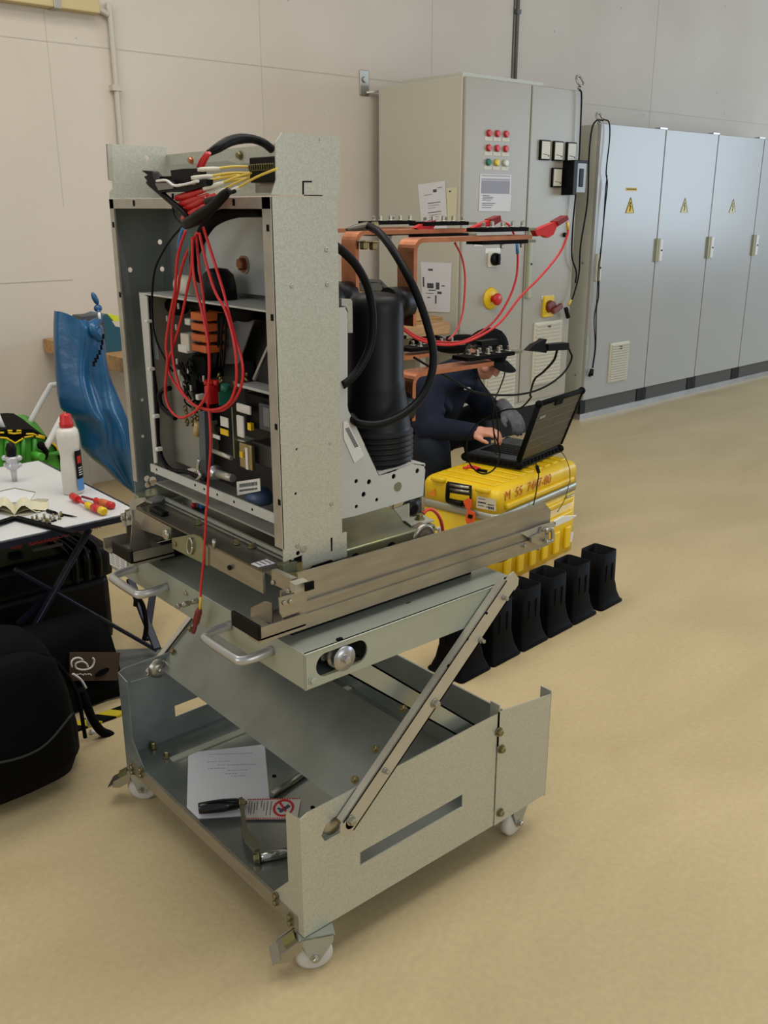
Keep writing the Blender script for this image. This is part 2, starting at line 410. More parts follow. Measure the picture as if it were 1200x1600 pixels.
# rotary switch, emergency stop, main switch
p = cabp(d4(700,972)); t.part('name_tag', B().box(p + V((-.075,-.002,-.016)), p + V((.075,.002,.016))), white, D['a'])
p = cabp(d4(625,940)); t.part('name_tag', B().box(p + V((-.04,-.002,-.01)), p + V((.04,.002,.01))), white, D['a'])
p = cabp(d4(697,1017)); b = B().use(offwhite); b.box(p + V((-.045,-.01,-.05)), p + V((.045,.002,.05)), .004)
b.use(black); b.lathe(p + V((.012,-.01,0)), (0,-1,0), [(.042,0),(.04,.02),(.03,.03)], 20); b.box(p + V((.004,-.055,-.035)), p + V((.024,-.03,.035)), .004)
t.part('rotary_switch', b, None, D['a'])
p = cabp(d4(688,1222)); b = B().use(yellow); b.lathe(p, (0,-1,0), [(.075,0),(.07,.012),(.03,.02)], 24); b.use(red); b.lathe(p + V((.0,-.015,0)), (0,-1,0), [(.022,0),(.022,.03),(.04,.04),(.04,.055),(.03,.062),(0,.066)], 18)
t.part('emergency_stop', b, None, D['a'])
p = cabp(d4(980,1262)); b = B().use(yellow); b.box(p + V((-.05,-.02,-.075)), p + V((.06,.002,.075)), .006)
b.use(M('brown_red_knob', (110,40,30), .4)); b.lathe(p + V((.01,-.02,0)), (0,-1,0), [(.045,0),(.04,.03)], 18); b.obox(p + V((.045,-.06,-.015)), (.11,.03,.04), Matrix.Rotation(-.35,3,'Y'), .008)
t.part('main_switch', b, None, D['b'])
p = cabp(d4(985,1214)); t.part('name_tag', B().box(p + V((-.07,-.002,-.012)), p + V((.07,.002,.012))), white, D['b'])
def vent(thing, parent, pc, w_, h_, n):
    b = B(); b.box(pc + V((-w_/2-.008,-.012,-h_/2-.008)), pc + V((w_/2+.008,.003,h_/2+.008)), .003)
    for i in range(n):
        z = -h_/2 + h_*(i+.5)/n
        b.obox(pc + V((0,-.016,z)), (w_-.01, .02, h_/n*.45), Matrix.Rotation(.5,3,'X'))
    g = thing.part('vent_grille', b, offwhite, parent)
    b = B(); b.box(pc + V((-.008,-.024,h_/2-.045)), pc + V((.012,-.012,h_/2-.02))); thing.part('latch', b, darkgrey, g)
a_ = cabp(d6(950,265)); vent(t, D['b'], a_, .30, .44, 17)
a_ = cabp((780,598)); vent(t, D['a'], a_, .30, .44, 17)
def handle(thing, parent, pc, h=.2, m=offwhite, dk=True):
    b = B(); b.box(pc + V((-.018,-.03,-h/2)), pc + V((.022,.002,h/2)), .008)
    o = thing.part('door_handle', b, m, parent)
    b = B(); b.lathe(pc + V((.003,-.03,-.0*h)), (0,-1,0), [(.008,0),(.007,.004)], 10); thing.part('lock', b, black, o)
handle(t, D['b'], (cabp(d4(880,945)) + cabp(d4(865,1138)))/2 + V((.02,0,0)), .47, M('handle_sage', (165,168,145), .5))
p = cabp(d4(1070,890)); t.part('knob', disc(p, .016, .025), black, D['b'])
# eye bolt on the roof
def eyebolt(thing, p, r=.03):
    b = B(); b.cyl(p, p + V((0,0,.02)), .012)
    c = p + V((0,0,.02+r)); b.tube([c + V((math.cos(a)*r, math.sin(a)*r*.5, math.sin(a)*r)) for a in [2*PI*i/16 for i in range(17)]], .007, 8, 1)
    thing.part('lifting_eye', b, bolt)
eyebolt(t, RY((905,140), YC+.03), .035)
TALL = t
# papers on the left side (plane x = XA)
def side_sheet(name, label, quad, mat, rows, bend=0, x=XA):
    P = [RX(q, x-.003) for q in quad]
    tt = Thing(name, label, 'paper', (P[3]+P[2])/2, room=True)
    o = tt.part('sheet', B().slab(P, (-.0012, 0, 0)), mat)
    b = B()
    for fx0, fx1, fy, fh in rows:
        at = lambda fx, fy_: P[0].lerp(P[1], fx).lerp(P[3].lerp(P[2], fx), fy_) + V((-.002, 0, 0))
        b.slab([at(fx0,fy), at(fx1,fy), at(fx1,fy+fh), at(fx0,fy+fh)], (-.0004, 0, 0))
    if rows: tt.part('print', b, ink, o)
    return tt
LP = M('light_print', (165,165,170), .8)
side_sheet('checklist', 'white printed checklist taped to the side of the tall cabinet', (d4(310,628), d4(452,608), d4(464,855), d4(332,870)), paper,
   [(.55,.68,.15,.06),(.72,.88,.12,.012),(.2,.5,.24,.008),(.32,.8,.42,.014),(.32,.75,.48,.006),(.32,.6,.53,.006),(.3,.8,.62,.014),(.32,.78,.68,.006),(.32,.7,.73,.006),(.32,.7,.78,.006),(.4,.8,.84,.016)])
side_sheet('note_pad', 'narrow cream note held by a round magnet beside the checklist', (d4(458,645), d4(517,642), d4(508,838), d4(466,838)), paper_c, [(.25,.42,.08,.04)])
side_sheet('wiring_diagram', 'creased white wiring diagram taped low on the tall cabinet side', (d4(325,1030), d4(486,1038), d4(477,1295), d4(335,1288)), paper,
   [(.25,.4,.13,.04),(.05,.1,.3,.2),(.2,.42,.42,.1),(.5,.62,.4,.14),(.25,.5,.55,.02),(.55,.7,.58,.05),(.47,.52,.66,.17),(.2,.3,.7,.02),(.7,.8,.45,.02),(.15,.4,.62,.01)])
# wall bracket
p = RY((570,130), WY)
b = B(); b.box(p + V((-.05,-.01,-.08)), p + V((.03,0,.08)), .004); b.beam(p + V((0,-.012,-.06)), p + V((.30,-.14,-.02)), .03, .012); b.lathe(p + V((-.01,-.01,.02)), (0,-1,0), [(.02,0),(.018,.012)], 12)
solo('wall_bracket', 'small steel angle bracket on the wall at the tall cabinet', 'bracket', b, bolt, room=True)

# ================================================================== row of switch cabinets on the right
seams = [6.0, 6.85, 7.64, 8.425, 9.22, 10.0]
sagehandle = M('handle_olive', (150,150,120), .5)
rowlab = ['first grey cabinet of the right-hand row, with vent grille and bright warning sign', 'second grey cabinet of the right-hand row, pale warning triangle, no grille',
          'third grey cabinet of the right-hand row, pale triangle and bluish window sheen', 'fourth grey cabinet of the row at the right edge of the photo', 'grey cabinet past the fourth in the row, nearest the right edge']
for i in range(5):
    x0, x1 = seams[i], seams[i+1]
    t = Thing('switch_cabinet', rowlab[i], 'electrical cabinet', ((x0+x1)/2, YC+.25, 0), 'row of grey cabinets', room=True)
    t.part('body', B().box((x0+.002, YC+.004, .155), (x1-.002, YC+.5, 2.165)), ralside)
    b = B().use(M('plinth_brown', (66,64,56), .5)); b.box((x0, YC+.006, .045), (x1, YC+.48, .155))
    b.use(blk_metal); b.box((x0, YC+.0, .045), (x0+.07, YC+.02, .155), .003); b.box((x1-.07, YC, .045), (x1, YC+.02, .155), .003)
    t.part('plinth', b)
    t.part('base_rail', B().box((x0, YC-.004, 0), (x1, YC+.46, .045)), alu)
    d = t.part('door', B().box((x0+.005, YC-.022, .158), (x1-.005, YC+.003, 2.172), .004), ralfront)
    zz = 1.255
    if i == 0: pc = RY(d8(150,852), YC-.022); handle(t, d, pc, .2)
    else:
        handle(t, d, V((x0+.03, YC-.022, 1.27)), .18, white)
        t.part('handle_cover', B().box((x0-.02, YC-.04, 1.18), (x0+.01, YC-.018, 1.36), .003), sagehandle, d)
    if i < 4:
        pc = RY([d8(298,578), d8(541,578), d8(756,580)][i], YC-.022) if i < 3 else V((x0+.35, YC-.022, 1.69))
        sgn = t.part('warning_sign', B().slab([pc + V((-.055,0,-.05)), pc + V((.055,0,-.05)), pc + V((0,0,.065))], (0,-.002,0)), M('sign_yellow', (222,186,30), .5) if i == 0 else M('sign_faded', (205,200,150), .5), d)
        im = blackm if i == 0 else M('faded_print', (130,125,95), .6)
        b = B(); f = [V((-.055,0,-.05)), V((.055,0,-.05)), V((0,0,.065))]
        for k in range(3): b.beam(pc + f[k]*.97 + V((0,-.003,0)), pc + f[(k+1)%3]*.97 + V((0,-.003,0)), .001, .004, (0,-1,0))
        b.tube([pc + V((.004,-.004,.03)), pc + V((-.010,-.004,0)), pc + V((.008,-.004,.004)), pc + V((-.004,-.004,-.035))], .003, 6, 1)
        t.part('lightning_mark', b, im, sgn)
    if i == 0:
        pc = RY(d8(305,502), YC-.022); o = t.part('text_strip', B().box(pc + V((-.075,-.002,-.012)), pc + V((.075,.001,.012))), M('sign_yellow'), d)
        b = B()
        for k in range(9): b.box(pc + V((-.065+k*.0145,-.003,-.006)), pc + V((-.056+k*.0145,-.002,.006)))
        t.part('print', b, ink, o)
        vent(t, d, RY(d8(244,1272), YC-.022), .235, .30, 15)
        eyebolt(t, V((x0+.03, YC+.02, 2.165)), .03)
        bb = B()
        for zz in (.35, 1.2, 1.85): bb.lathe((x0-.001, YC+.06, zz), (-1,0,0), [(.008,0),(.006,.004)], 8)
        t.part('screw', bb, bolt)
    else:
        b = B(); b.box((x0-.05, YC, 2.165), (x0+.05, YC+.05, 2.185)); t.part('roof_bracket', b, alu)

# cables hanging on the cabinets
def cable(name, label, pts, r, mat, room=False, cat='cable', group=None, steps=6):
    return solo(name, label, cat, B().tube(pts, r, 8, steps), mat, group, room)
y = YC-.05
cable('hanging_lead', 'thin black lead hung from the lifting eye of the tall cabinet', [RY(q, y) for q in (d4(1152,135), d4(1162,160), d4(1158,300), d4(1150,480), d4(1140,560), d4(1130,700), d4(1118,830), d4(1112,1000), d4(1135,1080), d4(1130,1140))], .006, black, True)
t = Thing('hanging_lead', 'black lead with yellow sleeve hung between tall cabinet and row', 'cable', RY(d4(1080,1300), y), room=True)
t.part('wire', B().tube([RY(q, YC-.06) for q in (d8(178,195), d8(150,195), d8(128,235), d8(115,360), d8(108,560), d8(78,750), d8(70,880), d8(45,980), d8(28,1010))], .006, 8), black)
t.part('clamp', B().tube([RY(q, YC-.06) for q in (d8(12,1032), d8(22,1075))], .016, 8, 1), black)
t.part('sleeve', B().tube([RY(q, YC-.06) for q in (d8(35,995), d8(24,1020))], .009, 8, 1), yellowcable)
t = Thing('hanging_lead', 'black twin lead hung in front of the first cabinet door of the row', 'cable', RY(d8(122,1340), y), room=True)
t.part('wire', B().tube([RY(q, YC-.05) for q in (d8(180,190), d8(205,205), d8(207,280), d8(192,420), d8(197,480), d8(185,600), d8(170,760), d8(160,880), d8(158,980), d8(148,1040), d8(145,1200), d8(132,1300))], .005, 8).tube([RY(q, YC-.05) for q in (d8(196,440), d8(188,520), d8(176,700), d8(158,850), d8(150,1000), d8(138,1080), d8(142,1200), d8(130,1300))], .004, 8), black)
t.part('clip', B().tube([RY(q, YC-.05) for q in (d8(128,1305), d8(116,1338))], .012, 8, 1).tube([RY(q, YC-.05) for q in (d8(132,1305), d8(128,1335))], .010, 8, 1), black)

# ================================================================== work bench along the wall
t = Thing('workbench', 'long beech-topped workbench standing along the back wall', 'workbench', (3.2, 4.72, 0), room=True)
t.part('worktop', B().box((2.13, 4.27, .82), (4.42, WY-.01, .895), .004), wood)
for x in (2.22, 4.3):
    for yy in (4.42, 5.1): t.part('leg', B().box((x, yy, 0), (x+.05, yy+.05, .82)), M('bench_leg', (170,165,150), .5))
t.part('crossbar', B().box((2.22, 4.44, .2), (4.3, 4.47, .26)), MATS['bench_leg'])
# vise / teal machine on bench end
t = Thing('bench_vise', 'teal cast bench vise half hidden by the blue bag', 'vise', (2.25, 4.5, .895), room=True)
P0 = RY(d1(720,500), 4.5)
vb = M('teal_cast', (32,80,95), .35)
def vz(q, yy=4.5): return RY(d1(*q), yy)
b = B(); b.slab([vz(q) for q in ((715,500),(860,500),(860,470),(850,395),(845,320),(800,310),(770,262),(740,225),(700,240),(725,300),(745,380),(725,400),(722,480))], (0,.18,0))
t.part('body', b, vb); t.part('slide', B().box(vz((560,240)) , vz((700,265)) + V((0,.1,0)), .004), darkgrey)
t.part('cloth', B().slab([vz(q,4.6) for q in ((745,225),(800,232),(850,250),(850,275),(790,275))], (0,.1,0)), M('neon_yellow', (200,210,40), .6))
# blue bin bag
def bag():
    tt = Thing('rubbish_bag', 'blue plastic rubbish bag hanging from the workbench end', 'bag', RY(d1(700,1450), 4.15), room=True)
    L_ = [(388,205),(385,300),(385,420),(388,540),(392,650),(400,720),(408,800),(430,890),(520,960),(560,1060),(575,1160),(640,1230),(720,1290),(820,1390),(930,1470)]
    R_ = [(640,290),(700,300),(715,400),(725,520),(742,620),(765,690),(800,770),(840,860),(880,950),(900,1010),(915,1110),(928,1220),(938,1330),(940,1420),(938,1472)]
    n = 40; rows = []; m = 60
    def samp(A, s_):
        f = s_*(len(A)-1); i = min(int(f), len(A)-2); u = f-i; return (A[i][0]*(1-u)+A[i+1][0]*u, A[i][1]*(1-u)+A[i+1][1]*u)
    for i in range(m):
        s_ = i/(m-1); a, c = samp(L_, s_), samp(R_, s_); row = []
        pa, pc = RY(d1(*a), 4.2), RY(d1(*c), 4.2); wid = (pc-pa).length
        for k in range(2*n):
            th = 2*PI*k/(2*n); fx = (1 - math.cos(th))/2
            p = pa.lerp(pc, fx)
            depth = math.sin(th) * (wid*.32 + .015) * (-1)
            fold = .016*math.sin(fx*11 + s_*5) * (1 if depth < 0 else .4) + .007*math.sin(fx*27*(.4+.6*s_) - s_*6+2) + .012*math.sin(s_*11 - fx*6+1)
            fold *= min(1, wid/.15) * abs(math.sin(th))
            p = p + V((0, depth + fold, fold*.3)); row.append(p)
        rows.append(row)
    b = B(); b.grid(rows, True, True)
    bm_ = M('blue_film', (20,82,124), .3, 0, .25, 6, spec=.6, bump=.25, bscale=22)
    tt.part('film', b, bm_)
    k = vz((680,185), 4.2); b = B()
    b.ball(k, .02, (1,.8,.9)); b.ball(k + V((-.01,0,.045)), .02, (.7,.6,1.6), Matrix.Rotation(-.4,3,'Y')); b.tube([k, vz((690,260),4.16), vz((640,320),4.12), vz((700,400),4.12)], .02, 10, 6, [.008,.014,.03,.02])
    tt.part('knot', b, bm_)
    b = B(); b.tube([vz((688,215),4.15), vz((692,262),4.14)], .007, 8, 1); tt.part('tie', b, white)
    b = B()
    for i, q in enumerate(((715,380),(708,420),(702,455),(690,490),(676,520),(662,545),(650,570))):
        p = vz(q, 4.07); b.box(p + V((-.004,-.002,-.012)), p + V((.006,.002,.010)))
    tt.part('print', b, blackm)
bag()
# things on the bench, seen behind the breaker
def onb(q): return RZ(q, .897)
p = RY(e8(870,240), 4.5)
t = Thing('cardboard_box', 'long low tan cardboard box on the bench behind the black bushing', 'box', (p.x, 4.6, .895), room=True)
t.part('box', B().box((RY((672,512),4.5).x, 4.5, .895), (RY((700,508),4.5).x, 4.8, RY((690,506),4.5).z), .004), cardboard)
a_ = RY(e8(865,160), 4.5); b2 = RY(e8(990,110), 4.5)
solo('meter_case', 'small yellow instrument with dark stripe lying on the cardboard box', 'instrument', B().use(yellow).box((a_.x, 4.52, a_.z), (b2.x, 4.62, b2.z+.0), .006).use(black).box((a_.x+.01, 4.515, b2.z-.01), (b2.x-.02, 4.6, b2.z+.004)), room=True)
a_ = RY(e8(560,200), 4.35); b2 = RY(e8(780,155), 4.35)
solo('paper_stack', 'white stack of paper on the bench under the blue packet', 'paper', B().box((a_.x-.05, 4.35, a_.z), (b2.x, 4.7, b2.z)), paper, room=True)
a_ = RY(e8(560,140), 4.5); b2 = RY(e8(650,75), 4.5)
solo('packet', 'light blue packet on the white paper stack', 'packet', B().box((a_.x-.04, 4.5, b2.z-.0), (b2.x, 4.55, RY(e8(780,155), 4.35).z), .004), M('light_blue', (110,165,205), .6), room=True)
a_ = RY(e8(700,150), 4.55); b2 = RY(e8(800,95), 4.55)
solo('tool_tray', 'olive tray of small parts on the bench beside the blue packet', 'tray', B().box((a_.x-.02, 4.75, a_.z-.06), (b2.x, 4.9, b2.z), .01), M('olive_tin', (110,110,60), .6), room=True)
yi = RZ(c3(740,1100), 1.0645).y
b = B(); b.slab([RY(c3(*q), yi) for q in ((690,1030),(780,1028),(838,1088),(820,1095),(770,1045),(690,1045))], (0,.12,0))
b.box(RY(c3(700,1101),yi), RY(c3(790,1045),yi) + V((0,.1,0)))
zi = min(v.co.z for v in b.bm.verts); xi = RY(c3(740,1100), yi).x
solo('parts_box', 'small tan box under the open instrument case on the bench', 'box', B().box((xi-.09, yi-.02, .896), (xi+.09, yi+.14, zi-.0005), .003), cardboard, room=True)
solo('instrument_case', 'open dark grey instrument case on the bench left of the wiring diagram', 'instrument', b, M('instr_grey', (88,90,86), .5), room=True)
a_ = RY((545,520),4.4); 
t = Thing('storage_crate', 'stacked wooden drawers and crates on the bench behind the grey column', 'crate', (RY((560,540),4.4).x, 4.5, .895), room=True)
xx0 = RY((500,560),4.4).x; xx1 = RY((672,515),4.4).x
for i in range(3): t.part('drawer', B().box((xx0, 4.42+i*.01, .897+i*.055), (xx1-i*.12, 4.75, .897+i*.055+.05), .004), wood if i != 1 else cardboard)
solo('duffel_bag', 'black bag lying on the bench end behind the capped worker', 'bag', B().ball(RY((735,535),4.2)+V((0,.1,-.02)), .20, (1.1,.6,.3)).ball(RY((685,533),4.3)+V((0,.1,-.02)), .15, (1,.6,.34)), blackm, room=True)

# ================================================================== folding table on the left
ZTb = .6
t = Thing('folding_table', 'white-topped folding table with dark navy frame at the left edge', 'table', (1.0, 3.35, 0))
t.part('tabletop', B().box((.55, 2.90, ZTb-.012), (1.355, 3.79, ZTb), .004), M('table_white', (205,206,205), .35))
b = B(); b.box((.55, 2.885, ZTb-.024), (1.365, 2.905, ZTb-.004)); b.box((1.352, 2.885, ZTb-.024), (1.368, 3.80, ZTb-.004)); b.box((.55,3.785,ZTb-.024),(1.365,3.80,ZTb-.004)); b.box((.56,2.9,ZTb-.024),(1.36,3.79,ZTb-.0125))
t.part('table_frame', b, navy_metal)
def leg(p, q, r=.016): t.part('leg', B().beam(p, q, .028, .014, bev=.004), navy_metal)
leg(FY((140,826), 2.93), FY((20,1040), 2.93)); leg(FY((24,890), 2.96), FY((243,1015), 2.96))
leg(FY((203,905), 3.0), FY((246,1015), 2.75)); leg(FY((243,900), 3.3), FY((228,1000), 3.0))
t.part('brace', B().beam(FY((28,975),3.0), FY((90,915),3.0), .02, .012), navy_metal)
TZ = ZTb
def tb(q): return FZ(d2(*q), TZ)
# bottle
p = tb((575,650)); 
t = Thing('bottle', 'tall white plastic bottle with red cap on the folding table', 'bottle', p)
sc = 1.0
hh = .305
def ring(c, rx, ry, n=20, ang=.5):
    return [c + V((math.cos(ang)*rx*math.cos(a)-math.sin(ang)*ry*math.sin(a), math.sin(ang)*rx*math.cos(a)+math.cos(ang)*ry*math.sin(a), 0)) for a in [2*PI*i/n for i in range(n)]]
hb = FY((108,666), p.y).z - TZ; 
prof = [(.0,.030,.030),(.01,.037,.035),(.40,.038,.035),(.50,.036,.033),(.58,.034,.031),(.66,.038,.035),(.72,.040,.036),(.86,.042,.038),(.94,.041,.037),(.975,.033,.031),(1,.021,.021)]
t.part('body', B().loft([ring(p + V((0,0,h*hb)), rx, ry) for h, rx, ry in prof]), M('bottle_white', (214,210,200), .4))
t.part('cap', B().lathe(p + V((0,0,hb*.985)), EZ, [(.024,0),(.025,.018),(.022,.022),(.020,.046),(.017,.05),(.004,.052),(.003,.058),(0,.058)], 20), red)
b = B()
def lab(z0, z1, mt, a0=-1.5, a1=-.55):
    b.use(mt); n = 8; rows = []
    for z in (z0, z1): rows.append([p + V((.0405*math.cos(a0+(a1-a0)*i/n), .0405*math.sin(a0+(a1-a0)*i/n), z*hb)) for i in range(n+1)])
    b.grid(rows)
lab(.06,.24,M('label_blue',(80,130,190),.5)); lab(.24,.66,black); lab(.47,.58,red,-1.3,-.8)
for k in range(4): lab(.29+.035*k,.305+.035*k,white,-1.25,-.75)
t.part('label', b)
# screwdrivers
def driver(label, tip, hs, he, c_sh, cols, r=.014):
    tt = Thing('screwdriver', label, 'screwdriver', (tip+he)/2 - V((0,0,r)), 'insulated screwdrivers on the table')
    tt.part('shaft', B().tube([tip, hs], .0045, 8, 1), c_sh)
    ax = (he-hs); L_ = ax.length
    b = B(); b.use(cols[0]); b.lathe(hs, ax, [(.006,0),(r*.9,.01),(r*.7,L_*.2),(r,L_*.4)], 14); b.use(cols[1]); b.lathe(hs + ax*.4, ax, [(r,0),(r*1.05,L_*.2),(r*.95,L_*.38)], 14); b.use(cols[2]); b.lathe(hs + ax*.78, ax, [(r*1.02,0),(r*1.02,L_*.18),(r*.6,L_*.22)], 14)
    tt.part('handle', b)
h = V((0,0,.016))
driver('red and yellow insulated screwdriver with long red shaft, nearer the table edge', FZ(d2(585,690), TZ+.016), FZ(d2(670,740), TZ+.016), FZ(d2(820,798), TZ+.016), redcable, (yellow, red, yellow))
driver('orange-red insulated screwdriver with thin dark tip lying behind the other', FZ(d2(640,680), TZ+.014), FZ(d2(735,706), TZ+.014), FZ(d2(885,752), TZ+.014), dred, (red, orange, red), .013)
tt_b = FZ(d2(575,682), TZ+.016)
solo('screwdriver_bit', 'red insulated socket end at the tip of the front screwdriver', 'tool', B().tube([FZ(d2(565,676), TZ+.016), FZ(d2(610,702), TZ+.016)], .013, 12, 1), red)
# small screws and pens
spots = [(255,860),(290,850),(305,868),(330,862),(345,880),(368,872),(385,885),(395,850),(412,868),(420,835),(430,862),(465,850),(480,830),(350,860)]
t0 = None
for i, q in enumerate(spots):
    p = FZ(d2(q[0], q[1]+8), TZ); L_ = random.uniform(.012, .024)
    b = B(); b.use(random.choice([gold, black, bolt])); b.cyl(p, p + V((0,0,L_)), .004, n=8); b.use(gold if i%2 else black); b.lathe(p, EZ, [(.0065,0),(.0065,.004)], 6, smooth=False)
    solo('screw', 'small loose brass or black screw standing near the table edge', 'screw', b, None, 'loose screws on the table')
solo('marker_pen', 'short black pen lying on the table behind the loose screws', 'pen', B().tube([FZ(d2(370,790), TZ+.006), FZ(d2(430,808), TZ+.006)], .0065, 10, 1).tube([FZ(d2(430,808), TZ+.006), FZ(d2(480,818), TZ+.006)], .004, 8, 1), black)
solo('scriber', 'thin dark pointed scriber lying between pen and screwdrivers', 'tool', B().tube([FZ(d2(470,815), TZ+.004), FZ(d2(560,832), TZ+.004), FZ(d2(602,838), TZ+.004)], .003, 8, 1, [.004,.003,.001]), black)
# open booklet
t = Thing('booklet', 'open cream booklet lying on the table below the metal tap', 'booklet', tb((115,800)))
b = B(); cS = tb((115,835)); 
for s_ in (-1, 1):
    P = [[tb((115 + s_*dx, 760 - dx*.12 + k*24)) + V((0,0,.004 + .03*math.sin(min(1, dx/150)*PI)*(1) )) for dx in (0,30,60,90,130,170,200)] for k in range(4)]
    b.grid(P)
for s_ in (-1,1):
    P = [[tb((115 + s_*dx, 760 - dx*.12 + k*22)) + V((0,0,.003 + .012*math.sin(min(1, dx/230)*PI))) for dx in (0,40,90,150,200,260)] for k in range(4)]
    b.grid(P)
t.part('page', b, paper_c)
t.part('cover', B().slab([tb(q) + V((0,0,.001)) for q in ((115,845),(-60,790),(-80,720),(115,735),(300,700),(380,705),(250,820))], (0,0,.002)), M('cover_grey', (165,160,140), .7))
t = Thing('document_sheet', 'white sheet with a thin yellow edge lying flat on the table', 'paper', tb((100,680)))
t.part('sheet', B().slab([tb(q)+V((0,0,.001)) for q in ((-60,655),(115,618),(275,652),(230,720),(-60,740))], (0,0,.001)), paper)
t.part('edge', B().tube([tb(q)+V((0,0,.003)) for q in ((-60,658),(115,620),(275,652))], .0018, 6, 1), gold)
# metal tap / nozzle
t = Thing('tap_fitting', 'small silver metal fitting with black knob standing on the table', 'fitting', FZ(d2(116,565), TZ))
p = FZ(d2(116,560), TZ); sx = .16/1.0
hz = FY(d2(116,320), p.y).z - TZ
b = B(); b.lathe(p, EZ, [(.009,0),(.011,hz*.3),(.012,hz*.38),(.024,hz*.45),(.026,hz*.55),(.020,hz*.6),(.024,hz*.72),(.028,hz*.78),(.018,hz*.84)], 16)
for s_ in (-1,1): b.ball(p + RH*.028*s_ + V((0,0,hz*.78)), .011); b.ball(p + RH*.026*s_ + V((0,0,hz*.55)), .010)
t.part('body', b, M('silver_plastic', (190,190,192), .3, .4)); t.part('knob', B().lathe(p + V((0,0,hz*.84)), EZ, [(.018,0),(.02,.03),(.012,.05),(0,.052)], 16), black)
# black flat bar on the table edge
solo('black_bar', 'flat black bar resting across the front edge of the table', 'bar', B().beam(FZ((-8,819), TZ+.012), FZ((24,809), TZ+.008), .022, .010).beam(FZ((24,809), TZ+.008), FZ((119,834), TZ+.008), .022, .010), blackm)

# green tub with tubular frame behind the table
t = Thing('garden_cart', 'green plastic tub with black and yellow rim and white tube frame', 'tub', (1.6, 4.3, 0))
YT = 4.15
def gt(q, yy=YT): return FY(d2(*q), yy)
outl = [(-150,235),(-40,215),(60,212),(118,262),(185,215),(300,205),(370,235),(430,300),(480,400),(492,470),(440,500),(300,515),(0,520),(-150,515)]
gm = M('green_tub', (70,160,45), .4)
b = B(); b.slab([gt(q) for q in outl], (.12,.5,0)); t.part('tub', b, gm)
for x_ in (55, 180, 270, 350):
    t.part('rib', B().tube([gt((x_, 225 if x_ < 300 else 250), YT-.01), gt((x_+5 if x_>100 else x_-8, 415), YT-.01)], .012, 6, 1), M('green_rib', (60,140,42), .45))
t.part('rib', B().tube([gt((350,362), YT-.02), gt((480,330), YT-.02)], .012, 6, 1), MATS['green_rib'])
rim = [(-150,200),(-60,165),(40,155),(118,158),(200,152),(255,155),(330,200),(400,245),(450,300),(485,390),(492,470)]
inn = [(492,480),(470,400),(430,300),(370,240),(300,210),(185,218),(118,265),(60,215),(-40,218),(-150,240)]
b = B(); b.slab([gt(q, YT-.015) for q in rim + inn], (.06,.4,0)); r_ = t.part('rim', b, blackm)
b = B()
for pts in (((0,180),(30,180)),((65,180),(105,188),(165,182)),((205,190),(260,190),(290,205)),((130,165),(165,165)),((60,165),(95,165)),((300,200),(350,215)),((190,218),(260,205)),((0,218),(50,222),(118,262),(180,225)),((390,245),(440,290),(480,380),(490,450)),((280,210),(350,225))):
    b.tube([gt(q, YT-.02) for q in pts], .0045, 6, 1)
t.part('stripe', b, yellow, r_)
b = B()
b.tube([gt((205,150), YT+.36), FY((75,610),YT+.36), FY((85,601),YT+.36), FY((128,600),YT+.36)], .0135, 10, 4)
b.tube([gt((345,320), YT-.05), gt((420,180), YT-.05), gt((484,60), YT-.05)], .0135, 10, 4)
b.tube([gt((30,160), YT+.05), gt((0,95), YT+.05), gt((-30,20),YT+.05)], .0125, 10, 1)
for q_, dy_ in (((60,500),.1), ((330,490),.3)): t.part('leg', B().tube([gt(q_,YT+dy_), V((gt(q_,YT+dy_).x, YT+dy_, .0))], .0125, 10, 1), white)
t.part('tube_frame', b, white)
b = B(); b.tube([gt((325,290),YT-.06), gt((360,330),YT-.06), gt((345,385),YT-.06)], .013, 8, 2); b.ball(gt((320,280),YT-.06), .018); t.part('clamp', b, blackm)
t.part('grip', B().cyl(gt((262,350),YT-.06), gt((330,370),YT-.12), .017), gm)

# black hard case, tool bag, backpack below the table
caseb = M('case_black', (5,5,6), .4, spec=.22)
t = Thing('tool_case', 'large black hard case with ribbed lid corner under the folding table', 'case', (1.2, 3.6, 0))
yy = 3.15
A_ = FY((170,845), yy); Zt = FZ((170,845), 0).z
X1 = FY((172,900), yy).x; ztop = FY((165,850), yy).z
b = B(); b.box((.45, yy, .03), (X1, yy+.5, ztop-.12), .03); t.part('lower_shell', b, caseb)
lid = t.part('lid', B().box((.45, yy-.015, ztop-.125), (X1+.015, yy+.5, ztop), .03), caseb)
for k in range(3): t.part('rib', B().tube([(X1-.14+.045*k, yy-.02, ztop-.11), (X1-.14+.045*k, yy-.025, ztop-.02), (X1-.14+.045*k, yy+.04, ztop+.006), (X1-.14+.045*k, yy+.25, ztop+.006)], .014, 8, 4), caseb, lid)
b = B(); b.tube([(X1-.1, yy+.4, ztop), (X1+.03, yy+.4, ztop-.02), (X1+.035, yy+.4, ztop-.2)], .014, 8, 3); t.part('handle', b, blackm)
a_ = FY(d2(225,1045), yy-.03); b2 = FY(d2(460,985), yy-.03)
rs = t.part('red_strip', B().slab([FY(d2(*q), yy-.03) for q in ((222,1035),(460,984),(460,1014),(225,1067))], (0,.004,0)), M('strip_red', (130,24,34), .5), lid)
writing(t, 'lettering', 'OUTPROOF WORK', .03, FY(d2(232,1062), yy-.032), FY(d2(460,1006),yy-.032)-FY(d2(232,1062),yy-.032), EZ, M('red_text', (190,60,66), .5), rs)
t.part('grey_strip', B().slab([FY(d2(*q), yy-.03) for q in ((250,1090),(490,1040),(490,1062),(262,1112))], (0,.004,0)), M('strip_grey', (75,72,66), .4), lid)
